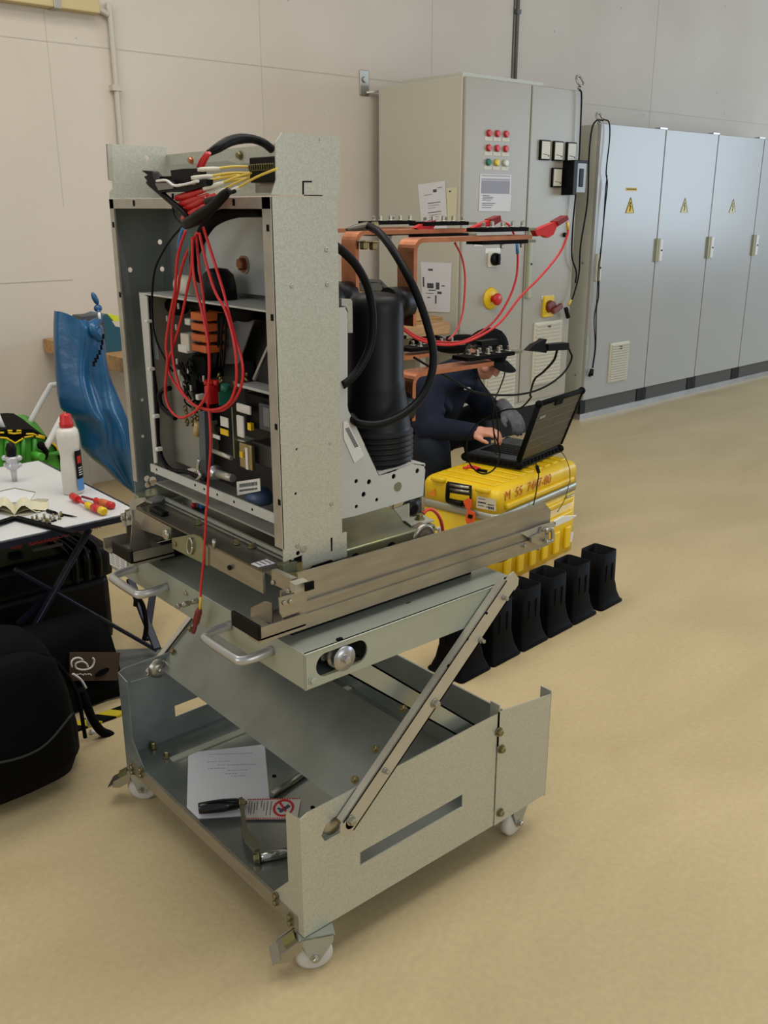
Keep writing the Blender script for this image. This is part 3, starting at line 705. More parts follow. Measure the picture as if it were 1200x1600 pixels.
t.part('red_label', B().slab([FY(d2(*q), yy-.03) for q in ((60,1052),(118,1045),(172,1055),(172,1079),(118,1092),(60,1079))], (0,.004,0)), MATS['strip_red'], lid)
t.part('latch', B().box(FY(d2(85,1190), yy-.04), FY(d2(155,1090), yy), .01), blackm)

bagm = M('bag_fabric', (9,9,9), .85, 0, .4, 8, spec=.1)
brownm = M('bag_brown', (72,58,46), .85, 0, .2, 9, spec=.2)
t = Thing('tool_bag', 'dark fabric tool bag with white script letters on the floor mat', 'bag', (1.2, 2.9, 0))
yb_ = 2.75
def tg(q, y=yb_): return FY(d3(*q), y)
b = B()
xr = tg((800,640)).x
rows = []
for z, w0, dep in ((0.008,0,0),(.06,-.01,.01),(.14,-.015,.03),(.24,-.03,.05),(.30,-.06,.08)):
    x0, x1, y0, y1 = .62, xr+.04+w0, yb_+dep*.4, yb_+.16-dep*.4
    rows.append([V((x0+ (x1-x0)*u, y0 + .01*math.sin(u*9), z)) for u in [i/8 for i in range(9)]] + [V((x1-(x1-x0)*u, y1, z)) for u in [i/8 for i in range(9)]])
b.loft(rows); body = t.part('body', b, bagm)
fr = [V((xr-.22, yb_-.004, .005)), V((xr+.03, yb_-.004, .005)), V((xr+.03, yb_+.004, .11)), V((xr-.24, yb_+.004, .15))]
t.part('front_pocket', B().slab([tg((480,635)), tg((810,632)), tg((830,440),yb_+.02), tg((480,440),yb_+.02)], (0,-.006,0)), brownm, body)
b = B(); b.tube([tg(q, yb_-.012) for q in ((645,480),(655,500),(640,540),(600,560),(555,560),(525,545),(530,515),(570,505),(600,520),(610,545))], .0032, 8, 4)
b.tube([tg(q, yb_-.012) for q in ((500,545),(495,510),(515,485),(550,480),(575,495))], .0032, 8, 4)
t.part('logo', b, white, body)
b = B(); 
for k in range(7): b.tube([tg((515+18*k, 590+3*(k%2)), yb_-.012), tg((527+18*k, 600-4*(k%3)), yb_-.012)], .002, 6, 1)
t.part('small_print', b, white, body)
t.part('oval_patch', B().slab([tg((708 + 60*math.cos(a)*.85+25*math.sin(a)*.0 , 580 - 45*math.cos(a)*.55 - 22*math.sin(a)), yb_-.009) for a in [2*PI*i/20 for i in range(20)]], (0,-.002,0)), blackm, body)
b = B(); b.tube([tg(q,yb_+.02) for q in ((940,120),(945,75),(955,60),(990,110),(1010,200),(1015,290),(1000,350))], .008, 8, 5); t.part('strap', b, bagm, body)
# backpack
def bp(q, y): return FY(d3(*q), y)
t = Thing('backpack', 'black backpack standing on the floor at the left edge', 'backpack', (.75, 2.55, 0))
rows = []
cx, cy = .655, 2.56
prof = [(0.0,.23,.15),(.05,.265,.18),(.13,.265,.185),(.24,.25,.175),(.32,.23,.16),(.385,.205,.14),(.43,.165,.11),(.45,.09,.065)]
for z, rx, ry in prof:
    row = []
    for i in range(32):
        a = 2*PI*i/32; c_, s_ = math.cos(a), math.sin(a)
        p = V((cx + rx*abs(c_)**.7*(1 if c_ > 0 else -1), cy + ry*abs(s_)**.75*(1 if s_ > 0 else -1), z)); row.append(p)
    rows.append(row)
bk = M('backpack_fabric', (5,5,6), .8, 0, .3, 14, bump=.2, bscale=70, spec=.1)
body = t.part('body', B().loft(rows), bk)
rows = []
for z, rx, ry in [(.05,.17,.05),(.1,.19,.07),(.28,.185,.075),(.40,.16,.06),(.44,.10,.03)]:
    rows.append([V((cx+.02 + rx*abs(math.cos(a))**.7*(1 if math.cos(a)>0 else -1), cy-.17 + ry*math.sin(a), z)) for a in [2*PI*i/24 for i in range(24)]])
fp = t.part('front_pocket', B().loft(rows), bk)
t.part('zip', B().tube([(cx-.15, cy-.235, .26), (cx-.05, cy-.25, .20), (cx+.08, cy-.25, .19), (cx+.19, cy-.23, .25)], .004, 6, 5), M('zip_dark', (16,17,19), .5), fp)
t.part('piping', B().tube([(cx+.25*c__, cy-.13, zz) for c__, zz in ((-1,.25),(-.9,.35),(-.7,.41),(0,.43),(.6,.41),(.82,.35),(.98,.25),(1.02,.1))], .006, 8, 5), bk, body)
b = B(); b.tube([bp(q_, 2.56) for q_ in ((560,700),(600,800),(640,900),(700,985),(770,1020),(780,1070),(720,1150),(640,1180),(560,1150),(500,1100))], .014, 10, 6); t.part('strap', b, bk)
b = B(); b.tube([bp((505,590), 2.6), bp((560,630),2.6), bp((597,690),2.6)], .004, 6, 4); b.tube([bp((612,890),2.6), bp((618,950),2.6)], .007, 6, 1); b.tube([bp((640,880),2.6), bp((662,920),2.6)], .006, 6, 1); b.tube([bp((625,992),2.6), bp((655,995),2.6)], .008, 6, 1)
t.part('reflective_trim', b, white)
# floor mat and hazard tape
mat_ = solo('floor_mat', 'grey metal floor plate lying beside the backpack and tool bag', 'mat', B().slab([FZ(q, .002) for q in ((100,1110),(188,1090),(330,1072),(330,1010),(100,1020))], (0,0,.004)), M('mat_grey', (112,116,114), .4, .3))
t = Thing('hazard_tape', 'black and yellow striped hazard tape on the floor by the trolley', 'tape', FZ((220,1105), 0))
p0, p1 = FZ((110,1140), .001), FZ((390,1042), .001); ax = (p1-p0); L_ = ax.length; ax.normalize(); nn = V((-ax.y, ax.x, 0))
n = 14; by = B(); bl = B()
for i in range(n):
    a0, a1 = i*L_/n, (i+1)*L_/n; w_ = .055; sk = .045
    (by if i % 2 else bl).slab([p0 + ax*a0 - nn*w_/2, p0 + ax*a1 - nn*w_/2, p0 + ax*(a1-sk) + nn*w_/2, p0 + ax*(a0-sk) + nn*w_/2], (0,0,.007))
t.part('yellow_stripe', by, M('tape_yellow', (190,170,30), .5)); t.part('black_stripe', bl, blackm)

# ================================================================== lift trolley
X0, X1, Y0, Y1 = .932, 1.525, 1.355, 2.2
ZB_, ZP = .10, .42
T = Thing('lift_trolley', 'galvanised scissor lift trolley on casters carrying the circuit breaker', 'lift trolley', (1.3, 1.78, 0))
def P2(fn, cr, qs, pl): return [fn(cr(*q), pl) for q in qs]
def plate_y(y, t_, roller_y):
    zt = .42
    outer = [(X0,y,ZB_),(X1,y,ZB_),(X1,y,zt+.002),(X0+.02,y,zt-.012),(X0,y,zt-.02)]
    slot = [V((1.09+.32*u, y, .205+.035*v_)) for u, v_ in ((0,0),(1,0.15),(1,1.15),(0,1))]
    sl2 = [V((.985+.0,y,.335)),V((.995,y,.315)),V((1.075,y,.325)),V((1.09,y,.345)),V((1.085,y,.372)),V((1.0,y,.362))]
    if y > 2: sl2 = [V((.965,y,.40)), V((.965,y,.36)), V((1.13,y,.352)), V((1.135,y,.375)), V((1.10,y,.392))]
    return B().slab([V(p) for p in outer], (0, t_, 0), [slot, sl2])
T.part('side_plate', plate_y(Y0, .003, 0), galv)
T.part('side_plate', plate_y(Y1, -.003, 0), galv_shade)
# front returns of the side plates
fl = [V((X0, Y0+.0031, ZB_)), V((X0, Y0+.0031, .40)), V((X0, Y0+.052, .392)), V((X0, Y0+.052, .215)), V((X0, Y0+.11, .152)), V((X0, Y0+.11, .13)), V((X0, Y0+.03, ZB_))]
T.part('front_return', B().slab(fl, (.003,0,0)), galv)
fl2 = [V((p.x, Y1 - (p.y-Y0), p.z)) for p in fl]
T.part('front_return', B().slab(fl2, (.003,0,0)), galv_shade)
# tray
T.part('tray', B().box((X0+.004, Y0+.004, .138), (1.70, Y1-.004, .142)), M('tray_sheet', (150,155,149), .22, .8, .15, 6))
T.part('front_lip', B().box((X0-.002, Y0+.02, .105), (X0+.006, Y1-.02, .143)), steel)
pr_ = FZ(e5(380,800), .145); T.part('tray_strip', B().box((pr_.x, pr_.y-.012, .142), (1.65, pr_.y+.012, .1455)), galv)  # flat pale strip along the tray floor
for (y, z) in ((1.40,.128),(1.40,.112),(1.455,.148),(1.455,.130),(2.155,.128),(2.155,.112),(2.10,.148),(2.10,.130)):
    T.part('bolt', B().hexbolt((X0-.002, y, z), (-1,0,0), .0065, .007), gold)
for q in ((280,735-0),(352,785)): 
    p = FZ(e5(*q), .143); T.part('bolt', B().hexbolt(p, EZ, .008, .014), gold)
b = B()
for q in ((895,375),(1110,362),(1165,402),(1095,538)): b.lathe(FZ(c7(*q), .1425), EZ, [(.006,0),(.006,.0008)], 10)
T.part('hole_mark', b, blackm)
# rear end brackets
def bracket_y(y, s):
    b = B(); b.slab([V((X1+.003, y, ZB_)), V((1.725, y, ZB_+.004)), V((1.727, y, .405)), V((X1+.003, y, .427))], (0, .003*s, 0))
    b.box((X1+.003, y, .33), (X1+.006, y+.03*s, .427+.018)); b.box((1.724, y, ZB_), (1.727, y+.035*s, .415)); return b
T.part('end_bracket', bracket_y(Y0-.002, 1), galv); T.part('end_bracket', bracket_y(Y1, -1), galv_shade)
for q in ((898,310),(908,390),(902,687)): T.part('bolt', B().hexbolt(FY(c8(*q), Y0-.002), (0,-1,0), .009, .009), gold)
# rear cross plate
b = B(); b.slab([V((1.60,Y0+.01,.36)),V((1.60,Y1-.01,.36)),V((1.66,Y1-.01,.142)),V((1.66,Y0+.01,.142))], (.003,0,0)); b.box((1.45,Y0+.01,.36),(1.60,Y1-.01,.363))
T.part('rear_cross_plate', B().box((1.655,Y0+.01,.142),(1.66,Y1-.01,.34)), zincgray)
# casters
def caster(p, yaw, brake, wr=.042):
    R = Matrix.Rotation(yaw, 3, 'Z'); c = V(p) + V((0,0,wr))
    fork = B()
    for s in (-1,1):
        fork.slab([c + R @ V(q) for q in ((-.012,.022*s,.0),(-.006,.022*s,-.012),(.008,.022*s,-.012),(.016,.022*s,.0),(.04,.022*s,.035),(.042,.022*s,.056),(-.03,.022*s,.056),(-.028,.022*s,.04))], R @ V((0,.003*s,0)))
    fork.obox(c + R @ V((.005,0,.054)), (.08,.05,.004), R)
    f = T.part('caster', fork, zincgray)
    T.part('wheel', B().lathe(c + R @ V((0,-.017,0)), R @ EY, [(.012,-.002),(.016,0),(.034,.002),(wr,.006),(wr,.028),(.034,.032),(.016,.034),(.012,.036)], 28), M('wheel_nylon', (196,194,188), .45), f)
    T.part('axle_bolt', B().hexbolt(c + R @ V((0,-.025,0)), R @ V((0,-1,0)), .007, .008), bolt, f); T.part('axle_bolt', B().hexbolt(c + R @ V((0,.025,0)), R @ V((0,1,0)), .007, .008), bolt, f)
    if brake:
        b = B(); b.slab([c + R @ V(q) for q in ((-.03,-.022,.052),(-.03,.022,.052),(-.076,.024,.022),(-.076,-.024,.022))], R @ V((.0,0,-.003)))
        for s in (-1,1): b.slab([c + R @ V(q) for q in ((-.025,.024*s,.056),(-.076,.024*s,.026),(-.080,.024*s,.006),(-.06,.024*s,.006),(-.03,.024*s,.026))], R @ V((0,.003*s,0)))
        b.slab([c + R @ V(q) for q in ((-.072,-.028,.020),(-.072,.028,.020),(-.094,.028,.008),(-.094,-.028,.008))], R @ V((0,0,-.004)))
        T.part('brake_pedal', b, M('brake_steel', (165,162,150), .3, .9), f)
        T.part('pad', B().obox(c + R @ V((-.052,0,.0415)), (.03,.026,.008), R @ Matrix.Rotation(-.58,3,'Y')), M('pad_olive', (150,145,95), .3, .7), f)
caster(FZ((485,1514), 0)+V((.012,.004,0)), -.45, True); caster(FZ((216,1250), 0)+V((.02,.0,0)), -.75, True)
caster(FZ((802,1303), 0)+V((0,.01,0)), .15, False); caster((1.62, 2.12, 0), .3, False)
# scissor arms
A0, A1 = V((1.045, 0, .352)), V((1.522, 0, .770)); B0, B1 = V((1.047,0,.73)), V((1.56,0,.30))
def arm(y, p, q, t_, wid=.045, ext=.028):
    p, q = V((p.x, y, p.z)), V((q.x, y, q.z)); d = (q-p).normalized(); n = V((-d.z, 0, d.x)); b = B()
    s = -1 if t_ < 0 else 1
    prof = [(-ext, -wid/2+.012), (-ext+.012, -wid/2), ((q-p).length+ext-.012, -wid/2), ((q-p).length+ext, -wid/2+.012), ((q-p).length+ext, wid/2-.006), ((q-p).length+ext*.5, wid/2), (-ext+.012, wid/2), (-ext, wid/2-.012)]
    b.slab([p + d*a + n*c for a, c in prof], (0, .004*s, 0))
    b.slab([p + d*(-ext*.3) + n*(wid/2), p + d*((q-p).length+.0) + n*(wid/2), p + d*((q-p).length) + n*(wid/2-.004), p - d*ext*.3 + n*(wid/2-.004)], (0, .022, 0))
    b.slab([p + d*(-ext*.3) - n*(wid/2), p + d*((q-p).length) - n*(wid/2), p + d*((q-p).length) - n*(wid/2-.004), p - d*ext*.3 - n*(wid/2-.004)], (0, .022, 0))
    return b
ma = M('arm_steel', (190,186,172), .38, .55, .1, 16)
arm1 = T.part('scissor_arm', arm(1.330, A0, A1, 1), ma)
arm2 = T.part('scissor_arm', arm(1.388, B0, B1, 1), zincgray)
T.part('scissor_arm', arm(2.205, A0, A1, 1), ma); T.part('scissor_arm', arm(2.13, B0, B1, 1), zincgray)
for q in (c8(205,725), c8(365,492), c6(612,850), c6(803,587), c6(900,410)): T.part('bolt', B().hexbolt(FY(q, 1.329), (0,-1,0), .0085 if q[0] in (c8(205,725)[0], c6(612,850)[0]) else .005, .01), bolt, arm1)
b = B()
for q in (c6(828,475), c6(748,583), c6(667,693), c6(937,413)): b.lathe(FY(q, 1.3295), (0,-1,0), [(.0035,0),(.0035,.0006)], 8)
T.part('hole_mark', b, blackm, arm1)
T.part('pivot_pin', B().cyl((1.045,1.33,.352),(1.045,1.40,.352), .014), bolt)
# sheet carried on the outer arms
dA = (A1-A0).normalized(); nA = V((-dA.z,0,dA.x))
s0 = A0 + dA*.02 + nA*.012; s1 = A0 + dA*.235 + nA*.012
sp_ = T.part('deflector_sheet', B().slab([V((s0.x,1.356,s0.z)), V((s1.x,1.356,s1.z)), V((s1.x,2.204,s1.z)), V((s0.x,2.204,s0.z))], nA*.003), M('deflector', (142,148,142), .28, .7, .28, 5))
for q in ((475,1040-1040+215),(345,408),(240,548)):
    p = FY(c8(q[0]-4 if q[0]>300 else q[0], q[1]+6 if q[1]<400 else q[1]), 1.37)
    k = (p - s0).dot(dA); T.part('bolt', B().hexbolt(V((s0.x+dA.x*k,1.375,s0.z+dA.z*k))+nA*.003, nA, .007, .008), gold, sp_)
    T.part('bolt', B().hexbolt(V((s0.x+dA.x*k,2.185,s0.z+dA.z*k))+nA*.003, nA, .007, .008), gold, sp_)
# lift table box on top
XB0, XB1, YB0, YB1, ZB0, ZB1 = .955, 1.565, 1.355, 2.225, .690, .770
bx = M('lift_box_grey', (170,176,162), .38, .4, .05, 5)
slot = [V((1.05+.078*math.cos(a) if False else 1.048 + (.04 if math.cos(a) > 0 else -.04) + .026*math.cos(a), YB0, .731 + .026*math.sin(a))) for a in [2*PI*(i+.5)/20 for i in range(20)]]
T.part('table_side', B().slab([V((XB0,YB0,ZB0)),V((XB1-.09,YB0,ZB0)),V((XB1,YB0,ZB0+.055)),V((XB1,YB0,ZB1)),V((XB0,YB0,ZB1))], (0,.004,0), [slot]), bx)
T.part('table_side', B().slab([V((XB0,YB1,ZB0)),V((XB1,YB1,ZB0)),V((XB1,YB1,ZB1)),V((XB0,YB1,ZB1))], (0,-.004,0)), bx)
T.part('table_front', B().box((XB0,YB0,ZB0),(XB0+.004,YB1,ZB1-.004), .0015), bx)
T.part('table_top', B().box((XB0-.001,YB0-.002,ZB1-.004),(XB1,YB1,ZB1), .0018), bx)
T.part('table_rear', B().box((XB1-.003,YB0+.02,ZB0+.03),(XB1,YB1,ZB1-.004)), bx)
T.part('table_bottom', B().box((XB0+.004,YB0+.02,ZB0+.004),(XB1-.1,YB1-.02,ZB0+.008)), galv_shade)
T.part('roller', B().lathe((1.050,YB0-.006,.731), EY, [(.006,0),(.027,.0),(.027,.004),(.023,.006),(.023,.02),(.027,.022),(.027,.026)], 28).hexbolt((1.050,YB0-.006,.731), (0,-1,0), .008, .01), alu)
T.part('roller', B().lathe((1.045,Y1-.006,.378), (0,-1,0), [(.006,0),(.028,.0),(.028,.004),(.024,.006),(.024,.014),(.006,.015)], 28).hexbolt((1.045,Y1-.02,.378), (0,-1,0), .008, .01), bolt)
T.part('roller', B().lathe((1.02,Y0+.02,.345), (0,-1,0), [(.006,0),(.026,.0),(.026,.014),(.006,.015)], 24), bolt)
T.part('bolt', B().hexbolt(FY(c6(103,755), YB0), (0,-1,0), .008, .006), bx)
for q in ((215,587),(912,333)): 
    p = FZ(c6(*q), ZB1); T.part('bolt', B().box(p + V((-.006,-.004,0)), p + V((.006,.004,.004))), blackm)
b = B()
for q in ((502,432),(50,545),(755,303)): p = FZ(c6(*q), ZB1); b.box(p + V((-.006,-.0015,0)), p + V((.006,.0015,.0006)))
T.part('slot_mark', b, blackm)
def ushaped(ya, yb2, z):
    return B().tube([(XB0,ya,z),(XB0-.045,ya,z-.002),(XB0-.066,ya-.008,z-.004),(XB0-.072,ya-.028,z-.004),(XB0-.072,yb2+.028,z-.004),(XB0-.066,yb2+.008,z-.004),(XB0-.045,yb2,z-.002),(XB0,yb2,z)], .0105, 12, 4)
T.part('handle', ushaped(2.075, 1.915, .735), M('handle_alu', (185,186,184), .35, .7)); T.part('handle', ushaped(1.630, 1.470, .735), MATS['handle_alu'])
p = FX(c5(545,680), XB0); q = p + V((-.062,0,-.003))
lk = T.part('locking_pin', B().lathe(p, (-1,0,0), [(.006,0),(.006,.014),(.0045,.015),(.0045,.022),(.0065,.023),(.0065,.038),(.004,.040),(.004,.046),(.006,.047),(.006,.054)], 16), steel)
T.part('bolt', B().hexbolt(FX(c5(487,640), XB0), (-1,0,0), .005, .005), bolt)
lb = [FX(c5(66,352), XB0-.004), FX(c5(163,440), XB0-.004), FX(c5(163,530), XB0-.004), FX(c5(75,488), XB0-.004)]
pl = T.part('rating_plate', B().slab(lb, (.003,0,0)), white)
b = B()
for k in range(6):
    for j in range(3):
        a = lb[0].lerp(lb[3], .42+.09*k); c_ = lb[1].lerp(lb[2], .25+.12*k)
        b.slab([a.lerp(c_, .08+.3*j), a.lerp(c_, .30+.3*j), a.lerp(c_, .30+.3*j)-V((0,0,.002)), a.lerp(c_, .08+.3*j)-V((0,0,.002))], (-.0008,0,0))
T.part('print', b, MATS['print_grey'], pl)
for y in (1.44, 2.0): T.part('support_bar', B().box((XB0+.03, y, ZB1), (XB1-.06, y+.05, .798)), blk_metal)

# ================================================================== docking rails
T = Thing('rail_frame', 'stainless docking frame with two guide rails on top of the trolley', 'rail frame', (1.3, 1.75, .77))
XR0, XR1 = .885, 1.745
def rail(y, s):
    b = B(); b.box((XR0,y,.800),(XR1,y+.006*s,.826)); b.box((XR0+.06,y+.004*s,.826),(XR1+.01,y+.010*s,.850)); b.box((XR0+.06,y-.0015*s,.848),(XR1+.01,y+.004*s,.8515))
    b.slab([V((XR0+.06,y+.008*s,.850)),V((XR1+.01,y+.008*s,.850)),V((XR1+.01,y+.008*s,.883)),V((XR1-.015,y+.008*s,.907)),V((XR0+.10,y+.008*s,.914)),V((XR0+.10,y+.008*s,.89)),V((XR0+.06,y+.008*s,.887))], (0,.005*s,0))
    b.box((XR0,y,.795),(XR1,y+.04*s,.800)); return b
yN, yF = 1.405, 2.10
T.part('guide_rail', rail(yN, 1), steel); T.part('guide_rail', rail(yF, -1), steel)
for (ya, yb2) in ((yN-.008, yN+.09), (1.935, 2.035)):
    T.part('end_tray', B().box((.885, ya, .806), (.99, yb2, .810)).box((.885, ya, .80), (.99, ya+.003, .833)), steel)
    T.part('end_cap', B().box((.878, ya, .806), (.886, yb2, .837), .002), black)
for q in ((990,820),): T.part('bolt', B().hexbolt(FY(c5(*q), yN), (0,-1,0), .007, .006), bolt)
# left stainless gusset (behind left cap) and right one
T.part('gusset', B().slab([V((.90,1.985,.812)),V((.96,1.985,.812)),V((.93,1.985,.885)),V((.915,1.985,.90))], (0,.003,0)), steel)
T.part('gusset', B().slab([FX(c5(*q), .935) for q in ((828,720),(905,682),(942,695),(942,800),(828,775))], (.003,0,0)), steel)
# tail: latch and spear tip at the rear end
gp = [FY(d7(*q), yN-.004) for q in ((755,450),(800,425),(872,418),(840,440),(775,470),(757,476))]
T.part('spear_tip', B().slab(gp, (0,.006,0)), white)
T.part('latch_plate', B().slab([FY(d7(*q), yN-.004) for q in ((583,512),(690,470),(760,452),(760,475),(640,520),(640,545))], (0,.004,0)), steel_b)
b = B(); b.use(bolt); b.slab([FY(d7(*q), yN-.012) for q in ((635,535),(680,510),(690,480),(708,480),(705,560),(680,572),(650,565),(635,555))], (0,.006,0))
b.tube([FY(d7(*q), yN-.02) for q in ((705,497),(740,487),(745,540),(730,555),(708,552))], .005, 8, 3); b.hexbolt(FY(d7(695,490), yN-.012), (0,-1,0), .006, .006)
T.part('latch', b)
T.part('bolt', B().hexbolt(FY(d7(595,573), yN-.0), (0,-1,0), .006, .006), bolt)

# ================================================================== circuit breaker truck
FXX, YN, YF, ZT_, ZL = .98, 1.452, 2.10, 1.617, .90
T = Thing('circuit_breaker', 'withdrawable circuit breaker truck in a galvanised frame with copper arms', 'circuit breaker', (1.2, 1.776, .83))
BM = T
# front cross beam
b = B(); XB = .935
b.slab([FX(c5(*q), XB) for q in ((215,190),(400,290),(400,355),(215,290))], (.004,0,0))
T.part('front_beam', b, steel)
yA, yBb = 1.463, 2.005; zz0, zz1 = .868, .913
T.part('front_beam', B().box((XB+.001, yA, zz0), (XB+.006, 1.735, zz1)), steel)
T.part('beam_top', B().box((XB+.001, yA, zz1), (1.10, yBb, zz1+.004)), M('dark_top', (110,106,96), .3, .7, .2, 8))
T.part('centre_plate', B().slab([FX(c5(*q), XB-.002) for q in ((405,345),(410,400),(600,495),(600,400),(560,340),(520,325),(440,340))], (.003,0,0)), yzinc)
T.part('locking_ring', B().tube([FX(c5(502+14*math.cos(a), 390+42*math.sin(a)), XB-.006) for a in [2*PI*i/16 for i in range(17)]], .0025, 8, 1), bolt)
T.part('key_lock', B().lathe(FX(c5(390,325), XB), (-1,0,0), [(.012,0),(.012,.01),(.008,.012)], 16), bolt)
T.part('grip', B().beam(FX(c5(305,190), .955), FX(c5(372,225), .955), .02, .016, bev=.004), black)
for q in ((425,378),(718,503)): T.part('screw', B().lathe(FX(c5(*q), XB-.002), (-1,0,0), [(.006,0),(.005,.004)], 10), black if q[0] > 500 else gold)
T.part('latch_post', B().cyl(FX(c5(632,400), XB), FX(c5(632,352), XB), .004), bolt)
p = FZ(c5(890,480), .918); pp = [FZ(c5(*q), .9178) for q in ((830,485),(915,460),(960,482),(870,502))]
sg = T.part('serial_sticker', B().slab(pp, (0,0,.0012)), paper)
b = B()
for k in range(3): a, c_ = pp[0].lerp(pp[1], .2+.28*k), pp[3].lerp(pp[2], .2+.28*k); b.slab([a.lerp(c_,.1), a.lerp(c_,.9), a.lerp(c_,.9)+V((.002,0,0)), a.lerp(c_,.1)+V((.002,0,0))], (0,0,.002))
T.part('print', b, ink, sg)
for q in ((755,375),(835,395),(550,270),(452,175)): T.part('bolt', B().hexbolt(FZ(c5(*q), .918), EZ, .006, .008), gold)
pc = FZ(c5(555,175), .918)
T.part('cable_plug', B().use(red).cyl(FZ(c5(515,172), .925), FZ(c5(535,172), .925), .007).use(offwhite).box(pc+V((-.012,-.008,0)), pc+V((.010,.016,.014)), .003).use(blue).box(pc+V((-.010,-.026,0)), pc+V((.008,-.010,.013)), .003))
T.part('end_block', B().slab([FX(c5(*q), .93) for q in ((940,515),(1050,565),(1048,640),(940,590))], (.012,0,0)), steel)
T.part('square_tube', B().obox(FX(c5(1088,600), .935), (.03,.018,.018), Matrix.Rotation(.1,3,'X')), steel_b)
T.part('tube_bore', B().box(FX(c5(1101,600), .935)+V((.0,-.013,-.008)), FX(c5(1101,600), .935)+V((.02,-.009,.008))), blackm)
T.part('corner_plate', B().slab([FY(c5(*q), 1.40) for q in ((980,665),(1130,630),(1130,700),(1105,735),(1000,772),(985,745))], (0,.003,0)), steel)
for q in ((1008,692),(1040,685)): T.part('screw', B().lathe(FY(c5(*q), 1.399), (0,-1,0), [(.005,0),(.004,.004)], 10), bolt)
for q in ((950,583),(1032,627)): T.part('screw', B().lathe(FX(c5(*q), .929), (-1,0,0), [(.005,0),(.004,.004)], 10), bolt)
T.part('wedge', B().slab([FY(e6(*q), 1.448) for q in ((410,560),(562,518),(562,625),(425,640))], (0,.02,0)), yzinc)
# left end hardware
b = B(); b.slab([FX(c5(*q), .95) for q in ((180,140),(240,130),(260,150),(215,175),(215,250),(180,240))], (.01,0,0)); b.slab([FX(c5(*q), .945) for q in ((130,215),(190,195),(200,270),(145,285))], (.02,0,0))
T.part('left_hinge', b, steel_b)
b = B(); 
for q in ((150,240),(178,235)): b.hexbolt(FX(c5(*q), .944), (-1,0,0), .006, .006)
T.part('bolt', b, bolt)
T.part('spring_plate', B().slab([FZ(c5(*q), .925) for q in ((205,115),(330,75),(420,80),(400,100),(300,128),(230,132))], (0,0,.004)), yzinc)
T.part('hook', B().slab([FZ(c5(*q), .93) for q in ((265,150),(330,120),(370,130),(350,150),(300,162))], (0,0,.004)), alu)
# chassis box right of the column
YS = 1.500
ch = [FY(c4(*q), YS) for q in ((470,1175),(1045,1035),(1045,1165),(900,1180),(470,1330))]
zc = ch[0].z; Xc = ch[1].x; zc = .905
xr_ = FZ((681,819), zc).x; yr_ = FZ((681,819), zc).y
T.part('chassis', B().box((1.05, yr_, zc-.075), (xr_, 2.06, zc), .004), yzinc)
for q in ((990,1130),(345,1310)):
    p = FY(c4(*q), yr_-.012); T.part('wheel', B().lathe(p+V((0,.01,0)), (0,-1,0), [(.02,-.02),(.033,-.018),(.033,0),(.027,.004),(.024,.002),(.018,.004),(.010,.005),(0,.005)], 28), steel)
for q in ((765,1175),(540,1245)): T.part('screw', B().hexbolt(FY(c4(*q), yr_), (0,-1,0), .008, .008), black)
T.part('chassis_bracket', B().slab([FZ(c4(*q), zc+.002) for q in ((835,1010),(965,985),(1035,1020),(890,1050)) ], (0,0,.003)).slab([FY(c4(*q), yr_+.03) for q in ((780,940),(880,905),(880,1010),(840,1015))], (0,.003,0)), galv)
T.part('bolt', B().hexbolt(FZ(c4(943,1005), zc+.005), EZ, .009, .01), gold)
T.part('wheel', B().lathe(FY(c4(905,940), yr_+.1), (0,-1,0), [(.02,-.02),(.025,0),(.01,.004)], 20), blk_metal)
T.part('axle_plate', B().slab([FY(e6(*q), YN-.006) for q in ((700,640),(710,585),(735,562),(925,500),(985,555),(985,640))], (0,.003,0)), blackm)
T.part('wheel', B().lathe(FY(e6(838,655), YN-.008), (0,-1,0), [(.022,0),(.022,.004),(.017,.006),(.016,.010),(.010,.012),(.010,.018),(0,.018)], 28), bolt)
# side columns
CW = 1.128
pN = [V((FXX,YN,ZT_)),V((CW,YN,ZT_)),V((CW,YN,.955)),V((CW+.012,YN,.955)),V((CW+.012,YN,.90)),V((FXX+.045,YN,.90)),V((FXX+.045,YN,.932)),V((FXX,YN,.928))]
holes = [circ(FY(c4(*q), YN), r, EX, EZ, 12) for q, r in (((175,568),.0028),((168,845),.0028),((183,1217),.005),)]
holes.append([FY(c4(*q), YN) for q in ((386,1122),(399,1120),(399,1205),(388,1210))])
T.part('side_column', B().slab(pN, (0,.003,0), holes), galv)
b = B()
for q, r in (((440,840),.005),((223,1068),.004),((445,1058),.005)): b.lathe(FY(c3(*q), YN), (0,-1,0), [(r,0),(r*.8,.002),(r*.4,.002),(r*.3,.0005)], 12)
for q, r in (((385,530),.004),((391,910),.005),((180,1170),.006),((217,1188),.009)): b.lathe(FY(c4(*q), YN), (0,-1,0), [(r,0),(r*.8,.001)], 14)
T.part('rivet', b, steel_b)
T.part('column_hole_shade', B().box((FXX+.02,YN+.006,.92),(CW-.02,YN+.01,1.15)), blackm)  # black sheet added so the column holes look shaded
